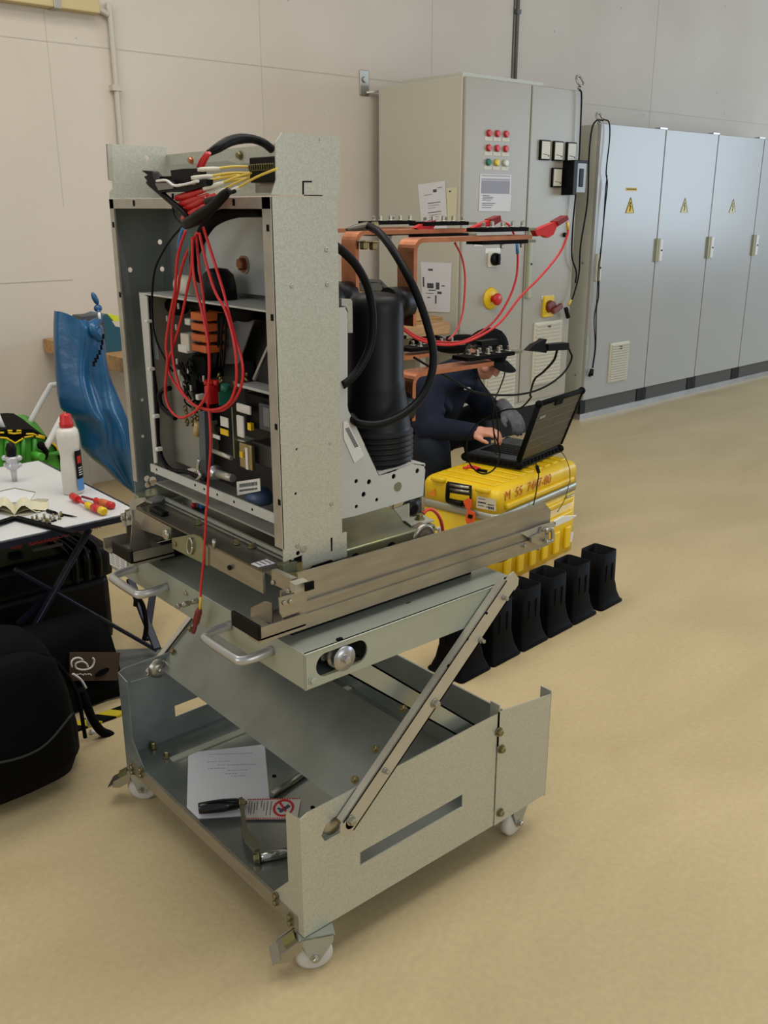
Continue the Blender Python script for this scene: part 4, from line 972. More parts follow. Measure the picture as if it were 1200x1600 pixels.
# front flanges and top bar as one folded frame
fw = .027
def strip(y0, y1, z0, z1): return B().box((FXX-.002,y0,z0),(FXX+.002,y1,z1))
T.part('front_flange', strip(YN, YN+fw, .955, ZT_), steel_b); T.part('front_flange', strip(YF-fw*.75, YF, .955, ZT_), steel_b)
T.part('top_bar', strip(YN+.0, YF, ZT_-.020, ZT_).box((FXX,YN,ZT_-.003),(CW,YF,ZT_)), steel_b)
for q in (c1(1073,705), c1(1100,1265), c1(108,685), c1(150,1122), c1(236,550), c1(860,545), c4(45,428), c4(65,900)):
    T.part('slot_mark', B().box(FX(q, FXX-.003)+V((0,-.003,-.006)), FX(q, FXX-.002)+V((0,.003,.006))), blackm)
pF = [V((p.x, YF, p.z)) for p in [V((FXX,0,ZT_)),V((CW,0,ZT_)),V((CW,0,.90)),V((FXX,0,.915))]]
hs = [circ(FY(c2(*q), YF-.003), r, EX, EZ, 12) for q, r in (((132,1360),.008),((170,1378),.012),((138,1403),.008),((97,798),.004),((102,1058),.004))]
hs += [circ(FY(c1(*q), YF-.003), .006, EX, EZ, 12) for q in ((397,792),(411,961),(210,966))]
T.part('side_column', B().slab(pF, (0,-.003,0), hs), galv_shade)
# top ears
earN = [FY(c3(*q), YN) for q in ((98,497),(127,405),(122,172),(163,108),(523,135),(526,508))]
T.part('top_ear', B().slab(earN, (0,.003,0), [[FY(c3(*q), YN) for q in ((365,143),(398,143),(398,165),(375,165))]]), galv)
T.part('slot_mark', B().slab([FY(c3(*q), YN-.0005) for q in ((290,410),(350,410),(350,420),(300,420),(300,495),(291,495))], (0,.0006,0)).slab([FY(c3(*q), YN-.0005) for q in ((300,497),(415,500),(415,506),(300,503))], (0,.0006,0)), blackm)
earF = [FY(c1(*q), YF) for q in ((85,520),(82,480),(103,455),(100,410),(75,405),(62,180),(440,200),(440,516))]
T.part('top_ear', B().slab(earF, (0,-.003,0), [circ(FY(c1(317,265), YF), .006, EX, EZ, 12)]), galv)
T.part('top_ear_flange', B().slab([FY(c1(*q), YF) for q in ((62,180),(92,182),(98,410),(75,405))], (0,-.008,0)), steel_b)
# rear structure at the top
XRr = CW
T.part('rear_top_plate', B().slab([FX(c1(*q), XRr) for q in ((440,247),(1140,178),(1140,500),(440,520))], (.003,0,0)), galv)
T.part('cable_tray', B().slab([FX(c1(*q), 1.06) for q in ((435,312),(830,285),(900,300),(1130,290),(1130,360),(435,390))], (.003,0,0)), zincgray)
b = B(); b.hexbolt(FX(c1(600,282), 1.06), (-1,0,0), .006, .007); T.part('bolt', b, copper_m)
T.part('bolt', B().hexbolt(FX(c1(905,252), XRr), (-1,0,0), .007, .008), gold)
ca, cb = FX(c1(955,265), 1.0), FX(c1(1128,418), 1.0)
cn = T.part('multipin_connector', B().box((1.0, max(cb.y, YN+.006), cb.z), (1.03, ca.y, ca.z), .003), black)
b = B(); ny, nz = 11, 7
for i in range(ny):
    for j in range(nz):
        yy_ = ca.y-.006 + (max(cb.y, YN+.006)+.006-ca.y+.006)*i/(ny-1); zz_ = cb.z+.022 + (ca.z-cb.z-.036)*j/(nz-1)
        b.cyl((1.0005, yy_, zz_), (.996, yy_, zz_), .0022, n=6)
T.part('pin', b, M('pin_olive', (120,112,70), .4, .5), cn, stuff=True)
T.part('connector_bracket', B().box((1.02, YN+.01, 1.625), (1.024, YN+.11, 1.645)), steel_b)
# upper compartment: bright curved duct, dome, bolt
XD = 1.10
b = B()
prof = [(.0,.0),(.02,.0),(.03,.01)]
q = [FX(c1(*p_), XD) for p_ in ((800,640),(1060,640),(1075,1130),(680,1090),(690,760),(740,690))]
T.part('duct_front', B().slab(q, (.01,0,0)), M('duct_blue_grey', (186,192,190), .3, .3, .12, 5))
T.part('upper_back', B().box((XD+.02, YN+.01, 1.37), (XD+.024, YF-.005, ZT_-.002)), galv_shade)
b = B(); n = 12; rows = []
for i in range(n+1):
    a = -PI*.5*i/n; rows.append([FX(c1(830,650),XD) + V((-.01-.05*math.sin(-a), -.02-.09*(1-math.cos(a))-0, -.21*i/n)), FX(c1(830,650),XD) + V((-.012-.05*math.sin(-a), -.07-.06*(1-math.cos(a)), -.21*i/n))])
T.part('duct_bolt', B().hexbolt(FX(c1(922,930), XD-.0), (-1,0,0), .013, .010), M('bronze_bolt', (150,100,70), .35, .8))
T.part('duct_washer', B().lathe(FX(c1(930,935), XD), (-1,0,0), [(.019,0),(.019,.002)], 24), bolt)
sh = FX(c2(75,30), .995); shz = sh.z
T.part('dome', B().lathe(V((1.045, FX(c1(768,1090),1.045).y, shz)), EZ, [(.038,0),(.036,.03),(.032,.05),(.02,.062),(0,.065)], 24), rubber)
T.part('cable_boss', B().cyl(V((1.04, FX(c1(580,1100),1.04).y+.03, shz+.022)), V((1.04, FX(c1(580,1100),1.04).y-.03, shz+.022)), .022), offwhite)
# mechanism housing (light grey box)
XM0, XM1 = .995, 1.12
yL, yRr = FX(c2(88,32), XM0).y, YN+fw
T.part('housing_top', B().box((XM0, YN+.004, shz-.004), (XM1, yL, shz), .001), ral)
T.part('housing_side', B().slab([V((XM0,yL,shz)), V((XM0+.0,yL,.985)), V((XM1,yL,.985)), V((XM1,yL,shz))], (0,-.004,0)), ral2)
e1 = [FX(c2(*q_), XM0-.001) for q_ in ((78,30),(135,60),(205,1250),(185,1250))]
T.part('housing_edge', B().slab(e1, (.003,0,0)), ral)
T.part('housing_back', B().box((XM1, YN+.004, .955), (XM1+.004, yL, shz)), M('back_dark', (46,44,40), .6))
lr = [FX(c2(*q_), XM0-.004) for q_ in ((158,1255),(560,1420),(1010,1590),(1040,1600),(1040,1675),(300,1385),(162,1300))]
T.part('lower_bar', B().slab([FX(c2(*q_), XM0-.006) for q_ in ((158,1255),(1060,1618),(1060,1690),(162,1310))], (.004,0,0)), ral)
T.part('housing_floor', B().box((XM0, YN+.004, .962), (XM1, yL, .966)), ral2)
for q_ in ((205,1298),(480,1408),(545,1437),(638,1476),(758,1528),(888,1582)): T.part('hole_mark', B().lathe(FX(c2(*q_), XM0-.006), (-1,0,0), [(.003,0),(.003,.0006)], 8), blackm)
for dz in (0, .012): T.part('lower_rail', B().box((XM0+.006, YN+.004, .925-dz*1.2), (XM0+.012, yL-.03, .933-dz*1.2)), galv)
# the plate inside, curved left panel
pts = [FX(c2(*q_), 1.05) for q_ in ((215,500),(330,560),(440,700),(500,900),(515,1250),(470,1290),(260,1200),(225,1000))]
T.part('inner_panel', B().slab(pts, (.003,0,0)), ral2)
T.part('angled_plate', B().slab([FX(c2(*q_), 1.075) for q_ in ((640,280),(860,210),(900,230),(790,540),(640,545))], (.003,0,0)), M('blue_grey_plate', (120,124,128), .4, .4))
T.part('angled_bar', B().beam(FX(c2(1005,420), 1.05), FX(c2(900,655), 1.05), .006, .006), alu)
def comp(name, q0, q1, X, d, mat, bev=.003):
    a, c_ = FX(c2(*q0), X), FX(c2(*q1), X); return T.part(name, B().box((X, min(a.y,c_.y), min(a.z,c_.z)), (X+d, max(a.y,c_.y), max(a.z,c_.z)), bev), mat)
for i in range(4): 
    r_ = comp('relay_block', (443+i*3, 168+76*i), (545+i*4, 242+76*i), 1.015, .05, orange)
    comp('relay_foot', (450+i*3, 236+76*i), (500+i*3, 246+76*i), 1.013, .01, blackm)
comp('terminal_block', (370,320), (436,455), 1.03, .03, offwhite); comp('terminal_block', (352,400), (420,470), 1.028, .03, white)
comp('terminal_block', (400,215), (440,270), 1.04, .03, white)
comp('wiring_duct', (330,90), (560,170), 1.06, .05, black); comp('wiring_duct', (450,480), (560,650), 1.04, .05, blackm); comp('wiring_duct', (560,150),(640,540),1.06,.03, blackm)
comp('charging_unit', (832,745), (1030,1045), 1.03, .06, black); comp('charging_front', (930,820), (1020,1035), 1.022, .01, darkgrey); comp('scale_window', (962,850), (1012,1000), 1.02, .004, M('window_grey', (100,106,110), .3))
comp('plate', (770,705), (1010,745), 1.02, .05, ral); wb = comp('white_bracket', (770,820), (870,910), 1.015, .006, white); comp('white_bracket', (770,905), (825,1075), 1.016, .006, white)
comp('yellow_label', (852,962), (878,1020), 1.019, .008, yellow, 0); comp('yellow_label', (795,1165), (820,1215), 1.017, .008, yellow, 0)
comp('brass_plate', (790,1100), (885,1310), 1.02, .01, M('brass_dull', (165,150,110), .35, .8)); comp('motor', (880,1090), (1040,1300), 1.04, .05, M('motor_dark', (48,48,46), .45))
comp('label_strip', (835,1140), (858,1300), 1.018, .003, white, 0)
comp('black_frame', (600,480), (830,740), 1.085, .03, M('frame_dark', (40,40,38), .4))
comp('guide_bracket', (735,850), (760,1220), 1.02, .02, yzinc); comp('guide_bracket', (575,950), (600,1170), 1.02, .02, yzinc)
comp('counter', (605,975), (655,1035), 1.03, .02, black); comp('white_tag', (600,1040), (655,1085), 1.025, .002, white, 0)
lt_ = comp('caution_tag', (658,915), (716,1000), 1.015, .002, white, 0); comp('caution_tag_band', (658,1000), (716,1060), 1.015, .002, yellow, 0)
comp('drive_housing', (760,1070), (830,1110), 1.03, .03, galv)
# blue bottom assembly & barcode
bc = T.part('barcode_label', B().slab([FX(c2(*q_), 1.012) for q_ in ((775,1385),(940,1360),(945,1450),(780,1482))], (.002,0,0)), white)
b = B()
for k in range(13):
    x_ = 795 + k*10; b.slab([FX(c2(*q_), 1.011) for q_ in ((x_,1400-k*1.3),(x_+5,1399-k*1.3),(x_+5,1425-k*1.3),(x_,1426-k*1.3))], (.0006,0,0)); b.slab([FX(c2(*q_), 1.011) for q_ in ((x_,1442-k*1.3),(x_+6,1441-k*1.3),(x_+6,1455-k*1.3),(x_,1456-k*1.3))], (.0006,0,0))
T.part('print', b, ink, bc)
T.part('damper', B().lathe(FX(c2(940,1500),1.04)+V((0,0,-.01)), EZ, [(.028,0),(.03,.015),(.02,.03),(.008,.035)], 20), M('blue_grey_plastic', (70,90,120), .4))
# shafts
def shaft(q0, q1, X, r, m=steel_b): return T.part('shaft', B().cyl(FX(c2(*q0), X), FX(c2(*q1), X), r), m)
shaft((600,1160),(740,1215),1.02,.005); shaft((640,1325),(750,1360),1.02,.009)
T.part('gear', B().lathe(FX(c2(625,1320),1.02), (-.2,-1,-.1), [(.018,-.004),(.018,.004),(.012,.006),(.012,.014)], 20), alu)
T.part('gear_cover', B().slab([FX(c2(*q_), 1.01) for q_ in ((505,880),(545,880),(560,1340),(530,1330),(512,1240))], (.02,0,0)), M('slate', (70,78,84), .4))
T.part('hook_lever', B().tube([FX(c2(*q_), 1.0) for q_ in ((510,1220),(500,1300),(520,1340),(490,1380))], .005, 8, 4), alu)
T.part('terminal', B().box(FX(c2(500,805),1.01), FX(c2(535,750),1.03), .003), white)
T.part('ceramic_pin', B().tube([FX(c2(*q_), 1.02) for q_ in ((490,1050),(500,980),(500,960))], .009, 10, 1), M('cream_ceramic', (190,165,115), .4))
# red and green plug housings
b = B(); b.box(FX(c2(545,830),1.0), FX(c2(655,690),1.03), .006)
for xx in (560,595,630): b.cyl(FX(c2(xx,690),1.015), FX(c2(xx,660),1.015), .006)
T.part('red_coupling', b, red)
b = B(); b.box(FX(c2(650,840),1.0), FX(c2(735,730),1.03), .006); b.cyl(FX(c2(692,730),1.015), FX(c2(695,690),1.015), .009); T.part('green_coupling', b, green)
# springs / wires in the dark: wiring harness
b = B()
for k in range(26):
    x_, y_ = random.uniform(330,480), random.uniform(470,880); x_ += (y_-470)*.25
    b.tube([FX(c2(x_, y_), 1.04), FX(c2(x_+random.uniform(-30,40), y_+random.uniform(20,60)), 1.03), FX(c2(x_+random.uniform(-10,60), y_+random.uniform(60,110)), 1.045)], .0022, 6, 4)
for k in range(8):
    x_ = 600+k*14; b.tube([FX(c2(x_,180),1.05), FX(c2(x_+random.uniform(-20,20),360),1.045), FX(c2(x_+random.uniform(-30,10),560),1.05)], .0025, 6, 4)
T.part('wiring', b, black, stuff=True)
b = B()
for k in range(22):
    x_, y_ = random.uniform(400,520), random.uniform(820,960); b.cyl(FX(c2(x_,y_),1.035), FX(c2(x_+8,y_+22),1.03), .0035, n=8)
for k in range(12): x_, y_ = random.uniform(640,880), random.uniform(590,690); b.cyl(FX(c2(x_,y_),1.04), FX(c2(x_+random.uniform(-10,25),y_+25),1.04), .003, n=8)
T.part('spring_hardware', b, gold, stuff=True)
b = B()
for q_ in ((280,218),(360,130),(345,280),(430,590),(365,605),(350,525),(540,648),(450,715),(385,690)): b.box(FX(c2(*q_),1.035)+V((0,-.006,-.006)), FX(c2(*q_),1.03)+V((0,.006,.006)), .002)
T.part('cable_tie', b, white, stuff=True)
for q_ in ((350,130),(820,170)): T.part('foam', B().ball(FX(c2(*q_), 1.06), .035, (.6,1.3,.6)), blackm)
T.part('control_cable', B().tube([FX(c2(*q_), .99+.012) for q_ in ((165,60),(145,120),(150,300),(175,560),(205,800),(210,1000),(215,1100),(245,1220),(310,1300),(420,1315),(500,1350),(560,1370))], .0055, 8, 5, None).tube([FX(c2(*q_), .985+.01) for q_ in ((300,715),(240,735),(225,780),(245,850),(300,900),(340,930))], .006, 8, 5), black)
for q_ in ((147,237),(165,578),(200,915),(222,1150)): T.part('cable_clip', B().box(FX(c2(q_[0]-14,q_[1]-7),.985), FX(c2(q_[0]+14,q_[1]+7),1.0), .002), white)
T.part('wiring_label', B().slab([FX(c2(*q_), 1.005) for q_ in ((158,200),(185,205),(222,510),(195,512))], (.001,0,0)), MATS['window_grey'])
# white side frame with bushing seat (right of the column)
YW = 1.490
wf = [FY(q_, YW) for q_ in (c3(530,1200), c3(560,1200), c3(573,1225), c4(492,290), c4(500,330), c4(690,730), c4(905,655), c4(970,665), c4(978,690), c4(965,860), c4(540,985), c4(450,1000))]
wf[-1] = V((1.12, YW, wf[-1].z)); wf[0] = V((1.12, YW, wf[0].z))
hs = [circ(FY(c4(*q_), YW), r, EX, EZ, 12) for q_, r in (((547,768),.005),((627,772),.006),((781,738),.006),((929,703),.006),((593,850),.006),((675,884),.0045),((548,926),.0045))]
T.part('side_frame', B().slab(wf, (0,.003,0), hs), ral)
b = B(); pth = wf[3:9]
for a, c_ in zip(wf[1:9], wf[2:9]): b.slab([a, c_, c_+V((0,.018,0)), a+V((0,.018,0))], (0,0,-.003))
T.part('frame_flange', b, ral)
T.part('frame_hole_shade', B().slab([FY(c4(*q_), YW+.02) for q_ in ((480,755),(940,730),(940,850),(480,960))], (0,.002,0)), blackm)  # black sheet added behind the side frame, stands in for shade in its holes
T.part('fixing_disc', B().lathe(FY(c4(800,800), YW+.003), (0,-1,0), [(.011,0),(.011,.004)], 20), yzinc)
st = [FY(c4(*q_), YW-.001) for q_ in ((465,395),(490,390),(595,605),(535,655),(465,500))]; st[0].x = max(st[0].x, 1.141); st[4].x = st[0].x
bs = T.part('barcode_sticker', B().slab(st, (0,-.0008,0)), white)
b = B()
for k in range(14):
    u = k/14; a = V(FY(c4(478+62*u, 440+120*u), YW-.0022)); c_ = V(FY(c4(500+62*u, 432+120*u), YW-.0022)); d_ = V(FY(c4(480+62*u, 445+121*u), YW-.0022)); e_ = V(FY(c4(502+62*u, 437+121*u), YW-.0022))
    b.slab([a, c_, e_, d_], (0,-.0005,0))
T.part('print', b, ink, bs)
b = B(); a0 = [FY(c3(*q_), YW+.03) for q_ in ((535,1148),(595,1150),(602,1165),(605,1360),(575,1360),(575,1225),(560,1195),(535,1190))]
b.slab(a0, (0,.01,0)); T.part('rear_channel', b, galv)
T.part('seat_plate', B().box((1.25, YW+.003, FY(c4(800,690),YW).z-.01), (1.40, 2.06, FY(c4(800,690),YW).z-.004)), ral)
# bushings (three poles)
def pole(yc, xc, full=True):
    z0 = .995; b = B()
    zt_ = FY((590,457), 1.58).z - z0
    prof = [(.080,0),(.080,.058)]
    for k in range(6): prof += [(.080,.062+k*.012),(.0845,.065+k*.012),(.0845,.068+k*.012),(.080,.071+k*.012)]
    prof += [(.078,.140),(.074,.165),(.070,.195),(.0655,.222),(.0655,.238),(.062,.246),(.0615,zt_-.04),(.060,zt_-.024),(.054,zt_-.010),(.044,zt_-.003),(.03,zt_),(0,zt_)]
    b.lathe((xc,yc,z0), EZ, prof, 40)
    return T.part('bushing', b, rubber)
xc = FY((590,500), 1.575).x
pols = [1.582, 1.783, 1.984]
za = FY((640,473), 1.575).z
zl = FY((640,615), 1.575).z
xs = FY((655,430), 1.548).x
for yc in pols:
    bu = pole(yc, xc)
    T.part('upper_arm', B().cyl((xc+.035,yc,za), (xs-.006,yc,za), .036, n=24), rubber, bu)
    T.part('lower_arm', B().cyl((xc+.04,yc,zl-.03), (xs-.006,yc,zl-.03), .036, n=24), rubber, bu)
    def strap(z0, z1, xe, inv=False):
        w_, th, r = .054, .010, .028; b = B(); pts = []
        y_ = yc - w_/2; zt = z1
        outer = [(xs-th, z0), (xs-th, zt-r)] + [(xs-th + r - r*math.cos(a), zt - r + r*math.sin(a)) for a in [PI/2*i/6 for i in range(1,7)]] + [(xe, zt)]
        inner = [(xe, zt-th)] + [(xs-th + r - (r-th)*math.cos(a), zt - r + (r-th)*math.sin(a)) for a in [PI/2*i/6 for i in range(6,-1,-1)]] + [(xs, z0)]
        b.slab([V((x_, y_, z_)) for x_, z_ in outer+inner], (0, w_, 0)); return b
    xe = FY((835,372), 1.548).x; zt = FY((700,371), 1.548).z
    s1_ = T.part('copper_strap', strap(za-.05, zt + (0 if yc < 1.6 else .012), xe), copper)
    zt2 = FY((690,578), 1.548).z
    s2_ = T.part('copper_strap', strap(zl-.06, zt2, FY((775,565),1.548).x), copper)
    def contact(x0, x1, z, par, two=True):
        for s in ((0, 1) if two else (0,)):
            b = B().use(blackm); zz = z + .006 if s == 0 else z - .022
            b.slab([V((x0, yc-.024, zz)), V((x0+.02, yc-.028, zz)), V((x1-.05, yc-.028, zz)), V((x1-.05, yc+.028, zz)), V((x0, yc+.028, zz))], (0,0,.009))
            b.use(yzinc); b.slab([V((x1-.05, yc-.018, zz+.001)), V((x1-.01, yc-.018, zz+.001)), V((x1+.0, yc-.006, zz+.001)), V((x1, yc+.006, zz+.001)), V((x1-.01, yc+.018, zz+.001)), V((x1-.05, yc+.018, zz+.001))], (0,0,.006))
            T.part('contact_finger', b, None, par)
        for k in range(4):
            xx = x0+.04 + (x1-x0-.10)*k/3
            T.part('contact_bolt', B().hexbolt((xx, yc-.016, z+.015), EZ, .005, .012), bolt, par)
            if k % 2 and two: T.part('contact_bolt', B().hexbolt((xx, yc-.016, z-.022), (0,0,-1), .0045, .008), bolt, par)
            else: T.part('contact_bolt', B().hexbolt((xx, yc+.012, z+.015), EZ, .005, .010), bolt, par)
    contact(xe-.17, xe+.035, zt + (.003 if yc < 1.6 else .014), s1_)
    contact(FY((735,570),1.548).x, FY((828,560),1.548).x, zt2+.002, s2_, False)
for q_ in ((172,300),(260,305)):
    T.part('strap_bolt', B().hexbolt(FY(e7(*q_), 1.745)+V((0,0,.006)), (0,0,-1), .011, .016), gold)
T.part('strap_bolt', B().hexbolt(FY(e7(275,170), 1.76)+V((0,0,-.008)), EZ, .010, .02), gold)

# thick earth cables
def pth(fn, qs, pls): return [fn(q_, pl_) for q_, pl_ in zip(qs, pls)]
t = Thing('earthing_cable', 'thick black earthing cable looping from the copper bar around the bushing', 'cable', FY((600,665), 1.47))
qs = [(575,353),(592,363),(612,388),(634,425),(652,462),(667,505),(677,550),(673,590),(655,625),(625,650),(590,663),(560,661),(548,650)]
t.part('sheath', B().tube(pth(FY, qs, [1.72,1.66,1.60,1.55,1.52,1.49,1.47,1.46,1.455,1.455,1.46,1.475,1.50]), .0088, 12, 6), black)
t.part('lug', B().tube([FY((541,359),1.73), FY((556,356),1.73), FY((575,353),1.72)], .01, 10, 3, [.003,.008,.010]), M('lug_grey', (95,92,82), .4, .6))
t = Thing('earthing_cable', 'thick black earthing cable curving behind the grey column', 'cable', FY((560,590), 1.5))
qs = [(525,385),(537,394),(556,414),(573,445),(581,480),(582,515),(577,545),(562,575),(548,592),(535,602)]
t.part('sheath', B().tube([FY(q_, 1.49) for q_ in qs], .0088, 12, 6), black)

# ================================================================== test leads at the front
def lead(name, label, pts, r, m, plug=None, group=None, steps=6):
    tt = Thing(name, label, 'cable', pts[len(pts)//2], group)
    tt.part('wire', B().tube(pts, r, 8, steps), m)
    return tt
XL = .955
def fx(c, qs, X=XL, dx=0): return [FX(c(*q_), X + dx*i) for i, q_ in enumerate(qs)]
G = 'red test leads looping in front of the breaker'
def loop(label, a, m_, z, X): lead('test_lead', label, fx(c1, a, X) + fx(c2, m_, X) + fx(c1, z, X), .0029, redcable, group=G)
loop('red test lead forming the outermost left loop, lowest at the left', ((560,720),(515,860),(500,1000)), ((335,20),(300,200),(272,400),(282,530),(266,700),(275,800),(310,880),(370,925),(430,910),(500,860),(560,760),(580,620),(577,450),(555,290),(520,130),(490,20)), ((605,950),(600,760)), XL-.012)
loop('red test lead forming the inner right loop and crossing at the bottom', ((630,735),(560,880),(525,1000)), ((360,0),(330,150),(312,330),(325,530),(360,680),(400,760),(480,840),(590,870),(680,850),(740,790),(775,650),(765,450),(735,290),(690,150),(620,20)), ((690,930),(645,735)), XL-.004)
loop('red test lead reaching furthest right of the loops', ((605,760),(600,870),(590,1000)), ((425,0),(385,200),(330,400),(290,520),(300,620),(370,730),(450,820),(540,865),(620,880),(700,860),(780,770),(820,640),(810,500),(770,370),(720,180),(680,20)), ((740,920),(670,700)), XL+.003)
loop('red test lead hanging straight down between the loops', ((625,740),(645,950)), ((535,40),(545,150),(570,330),(580,560),(578,700),(570,860)), (), XL+.010)
t = Thing('test_lead', 'single long red test lead hanging down to a dark red plug', 'cable', FX(c5(525,855), .925))
qs = [c2(578,860), c2(588,1000), c2(590,1150), c2(575,1350), c2(568,1500), c2(560,1600), c5(590,200), c5(585,330), c5(575,480), c5(563,600), c5(560,665)]
t.part('wire', B().tube([FX(q_, .955 - .003*i) for i, q_ in enumerate(qs)], .0028, 8, 5), redcable)
t.part('sleeve', B().tube([FX(c5(563,660),.925), FX(c5(556,725),.925)], .0036, 8, 1), yellowcable)
p, q = FX(c5(555,722), .925), FX(c5(522,852), .925)
t.part('plug', B().lathe(p, q-p, [(.005,0),(.008,.012),(.008,.045),(.005,.055),(.005,.07),(.0045,(q-p).length)], 12), dred)
t = Thing('black_lead', 'thin black lead arcing left of the red loops inside the frame', 'cable', FX(c2(300,700), .97))
t.part('wire', B().tube(fx(c1, ((545,690),(480,760),(420,850),(370,960),(352,1100),(352,1250),(375,1400),(430,1520),(480,1600)), .962), .0024, 8, 6), black)
lead('black_lead', 'thin black lead dropping from the crocodile clips at the frame top', fx(c1, ((480,490),(480,570),(495,630),(530,670),(550,680)), .94), .0024, black)
t = Thing('cable_bundle', 'thick black sleeve cable rising over the top with red wire ends', 'cable', FX(c1(650,330), .97))
t.part('sleeve', B().tube([FX(c1(*q_), x_) for q_, x_ in (((700,240),.97),((760,205),.99),((830,165),1.02),((900,148),1.05),((980,150),1.08),((1050,175),1.10),((1100,215),1.12))], .010, 12, 6, [.006,.009,.010,.010,.008,.008,.008]), black)
b = B()
for k, (dx, dy) in enumerate(((-12,0),(0,4),(10,8),(16,0))): b.tube([FX(c1(*q_), .965) for q_ in ((700+dx*.6,235+dy),(670+dx,280+dy),(650+dx,325+dy))], .0035, 8, 4)
t.part('wire_end', b, redcable)
t = Thing('cable_bundle', 'thick black cable hanging inside the upper compartment of the frame', 'cable', FX(c1(650,1040), 1.03))
t.part('sleeve', B().tube([FX(c1(*q_), x_) for q_, x_ in (((1040,600),1.02),((880,605),1.02),((760,640),1.02),((690,700),1.02),((640,800),1.02),((610,900),1.02),((615,980),1.02),((640,1030),1.02),((680,1060),1.03),((690,1180),1.04),((700,1300),1.04))], .012, 12, 6, [.010,.011,.013,.013,.012,.009,.007,.005,.0035,.003,.003]), blackm)
lead('heat_sleeve', 'short blue sleeve on the left red test lead', fx(c1, ((545,710),(530,760),(518,830)), .945), .0045, blue)
lead('heat_sleeve', 'short green sleeve on the middle red test lead', fx(c1, ((592,745),(590,800),(588,865)), .945), .0036, green)
# plugs and clips gathered at the top front
def plug(label, p, q, r, m, m2=None, name='banana_plug', cat='plug', group='plugs and clips at the frame top'):
    tt = Thing(name, label, cat, (p+q)/2, group); L_ = (q-p).length
    tt.part('body', B().lathe(p, q-p, [(r*.5,0),(r,.006),(r,L_*.6),(r*.8,L_*.65),(r*.6,L_)], 12), m); return tt
XP = .94
for q0, q1, lab_ in (((500,520),(680,470),'red banana plug of the cluster, highest one'),((525,560),(700,500),'red banana plug of the cluster, second from top'),((560,585),(740,500),'red banana plug of the cluster, third from top'),((540,650),(690,560),'red banana plug of the cluster, lowest one')):
    plug(lab_, FX(c1(*q0), XP), FX(c1(*q1), XP-.01), .0065, red)
plug('dark red plug pointing up to the cable sleeve', FX(c1(560,640), XP+.01), FX(c1(600,480), XP+.01), .0065, dred)
def croc(label, pts_px, X, m, crp=c1, fn=FX, thick=.014, name='crocodile_clip', group=None):
    P = [fn(crp(*q_), X) for q_ in pts_px]
    nrm = V((thick,0,0)) if fn is FX else V((0,thick,0))
    return solo(name, label, 'clip', B().slab(P, nrm), m, group)
croc('black crocodile clip with silver jaw pointing left, upper of the two', ((285,345),(350,350),(380,385),(470,380),(465,345),(540,335),(650,332),(650,395),(560,430),(470,420),(400,410),(330,380)), XP, black)
t = croc('black crocodile clip with open silver jaw, lower of the two', ((300,385),(350,360),(370,420),(440,405),(490,435),(640,405),(690,400),(690,440),(560,480),(430,480),(380,488)), XP-.015, black)
solo('clip_jaw', 'grey metal jaw plate on the lower black crocodile clip', 'clip', B().slab([FX(c1(*q_), XP-.018) for q_ in ((368,425),(480,420),(482,458),(390,470))], (.002,0,0)), M('jaw_grey', (130,130,128), .35, .7))
solo('clip_spring', 'bent silver spring wire of the lower black crocodile clip', 'clip', B().tube([FX(c1(*q_), XP-.02) for q_ in ((380,412),(440,408),(490,440),(560,432),(640,412))], .0025, 6, 4), white)
solo('strap_band', 'black band hanging from the crocodile clips behind the red plugs', 'strap', B().tube([FX(c1(*q_), XP-.01) for q_ in ((330,420),(400,480),(470,540),(560,620),(590,680))], .006, 8, 4), black)
b = B(); b.tube([FX(c1(*q_), .915) for q_ in ((560,680),(640,640),(720,580),(800,500),(830,470))], .012, 12, 4, [.010,.013,.010,.009,.005]); b.tube([FX(c1(*q_), .912) for q_ in ((820,460),(845,480),(868,475))], .0035, 8, 2); b.tube([FX(c1(*q_), .915) for q_ in ((690,540),(760,520),(830,480))], .006, 8, 2)
solo('clip', 'big black crocodile clip lying diagonally over the red plugs', 'clip', b, black)
for k, (q0, q1) in enumerate((((730,337),(1005,326)),((690,385),(980,362)),((690,412),(985,378)),((760,435),(1030,350)),((770,480),(1010,375)),((870,465),(1130,335)),((735,385),(900,378)),((720,455),(940,395)))):
    a, c_ = FX(c1(*q0), XP-.005+.004*k), FX(c1(*q1), .99 + (.025 if k != 5 else -.02))
    tt = Thing('test_probe', 'yellow test probe lead running from the clips into the multipin connector', 'probe', (a+c_)/2, 'yellow test probes at the frame top')
    tt.part('wire', B().tube([a, a.lerp(c_,.5)+V((0,0,.003)), c_], .0022, 8, 4), yellowcable)
    tt.part('probe_tip', B().lathe(a, a-c_, [(.0035,-.012),(.0045,0),(.004,.022),(.003,.028)], 10), offwhite)
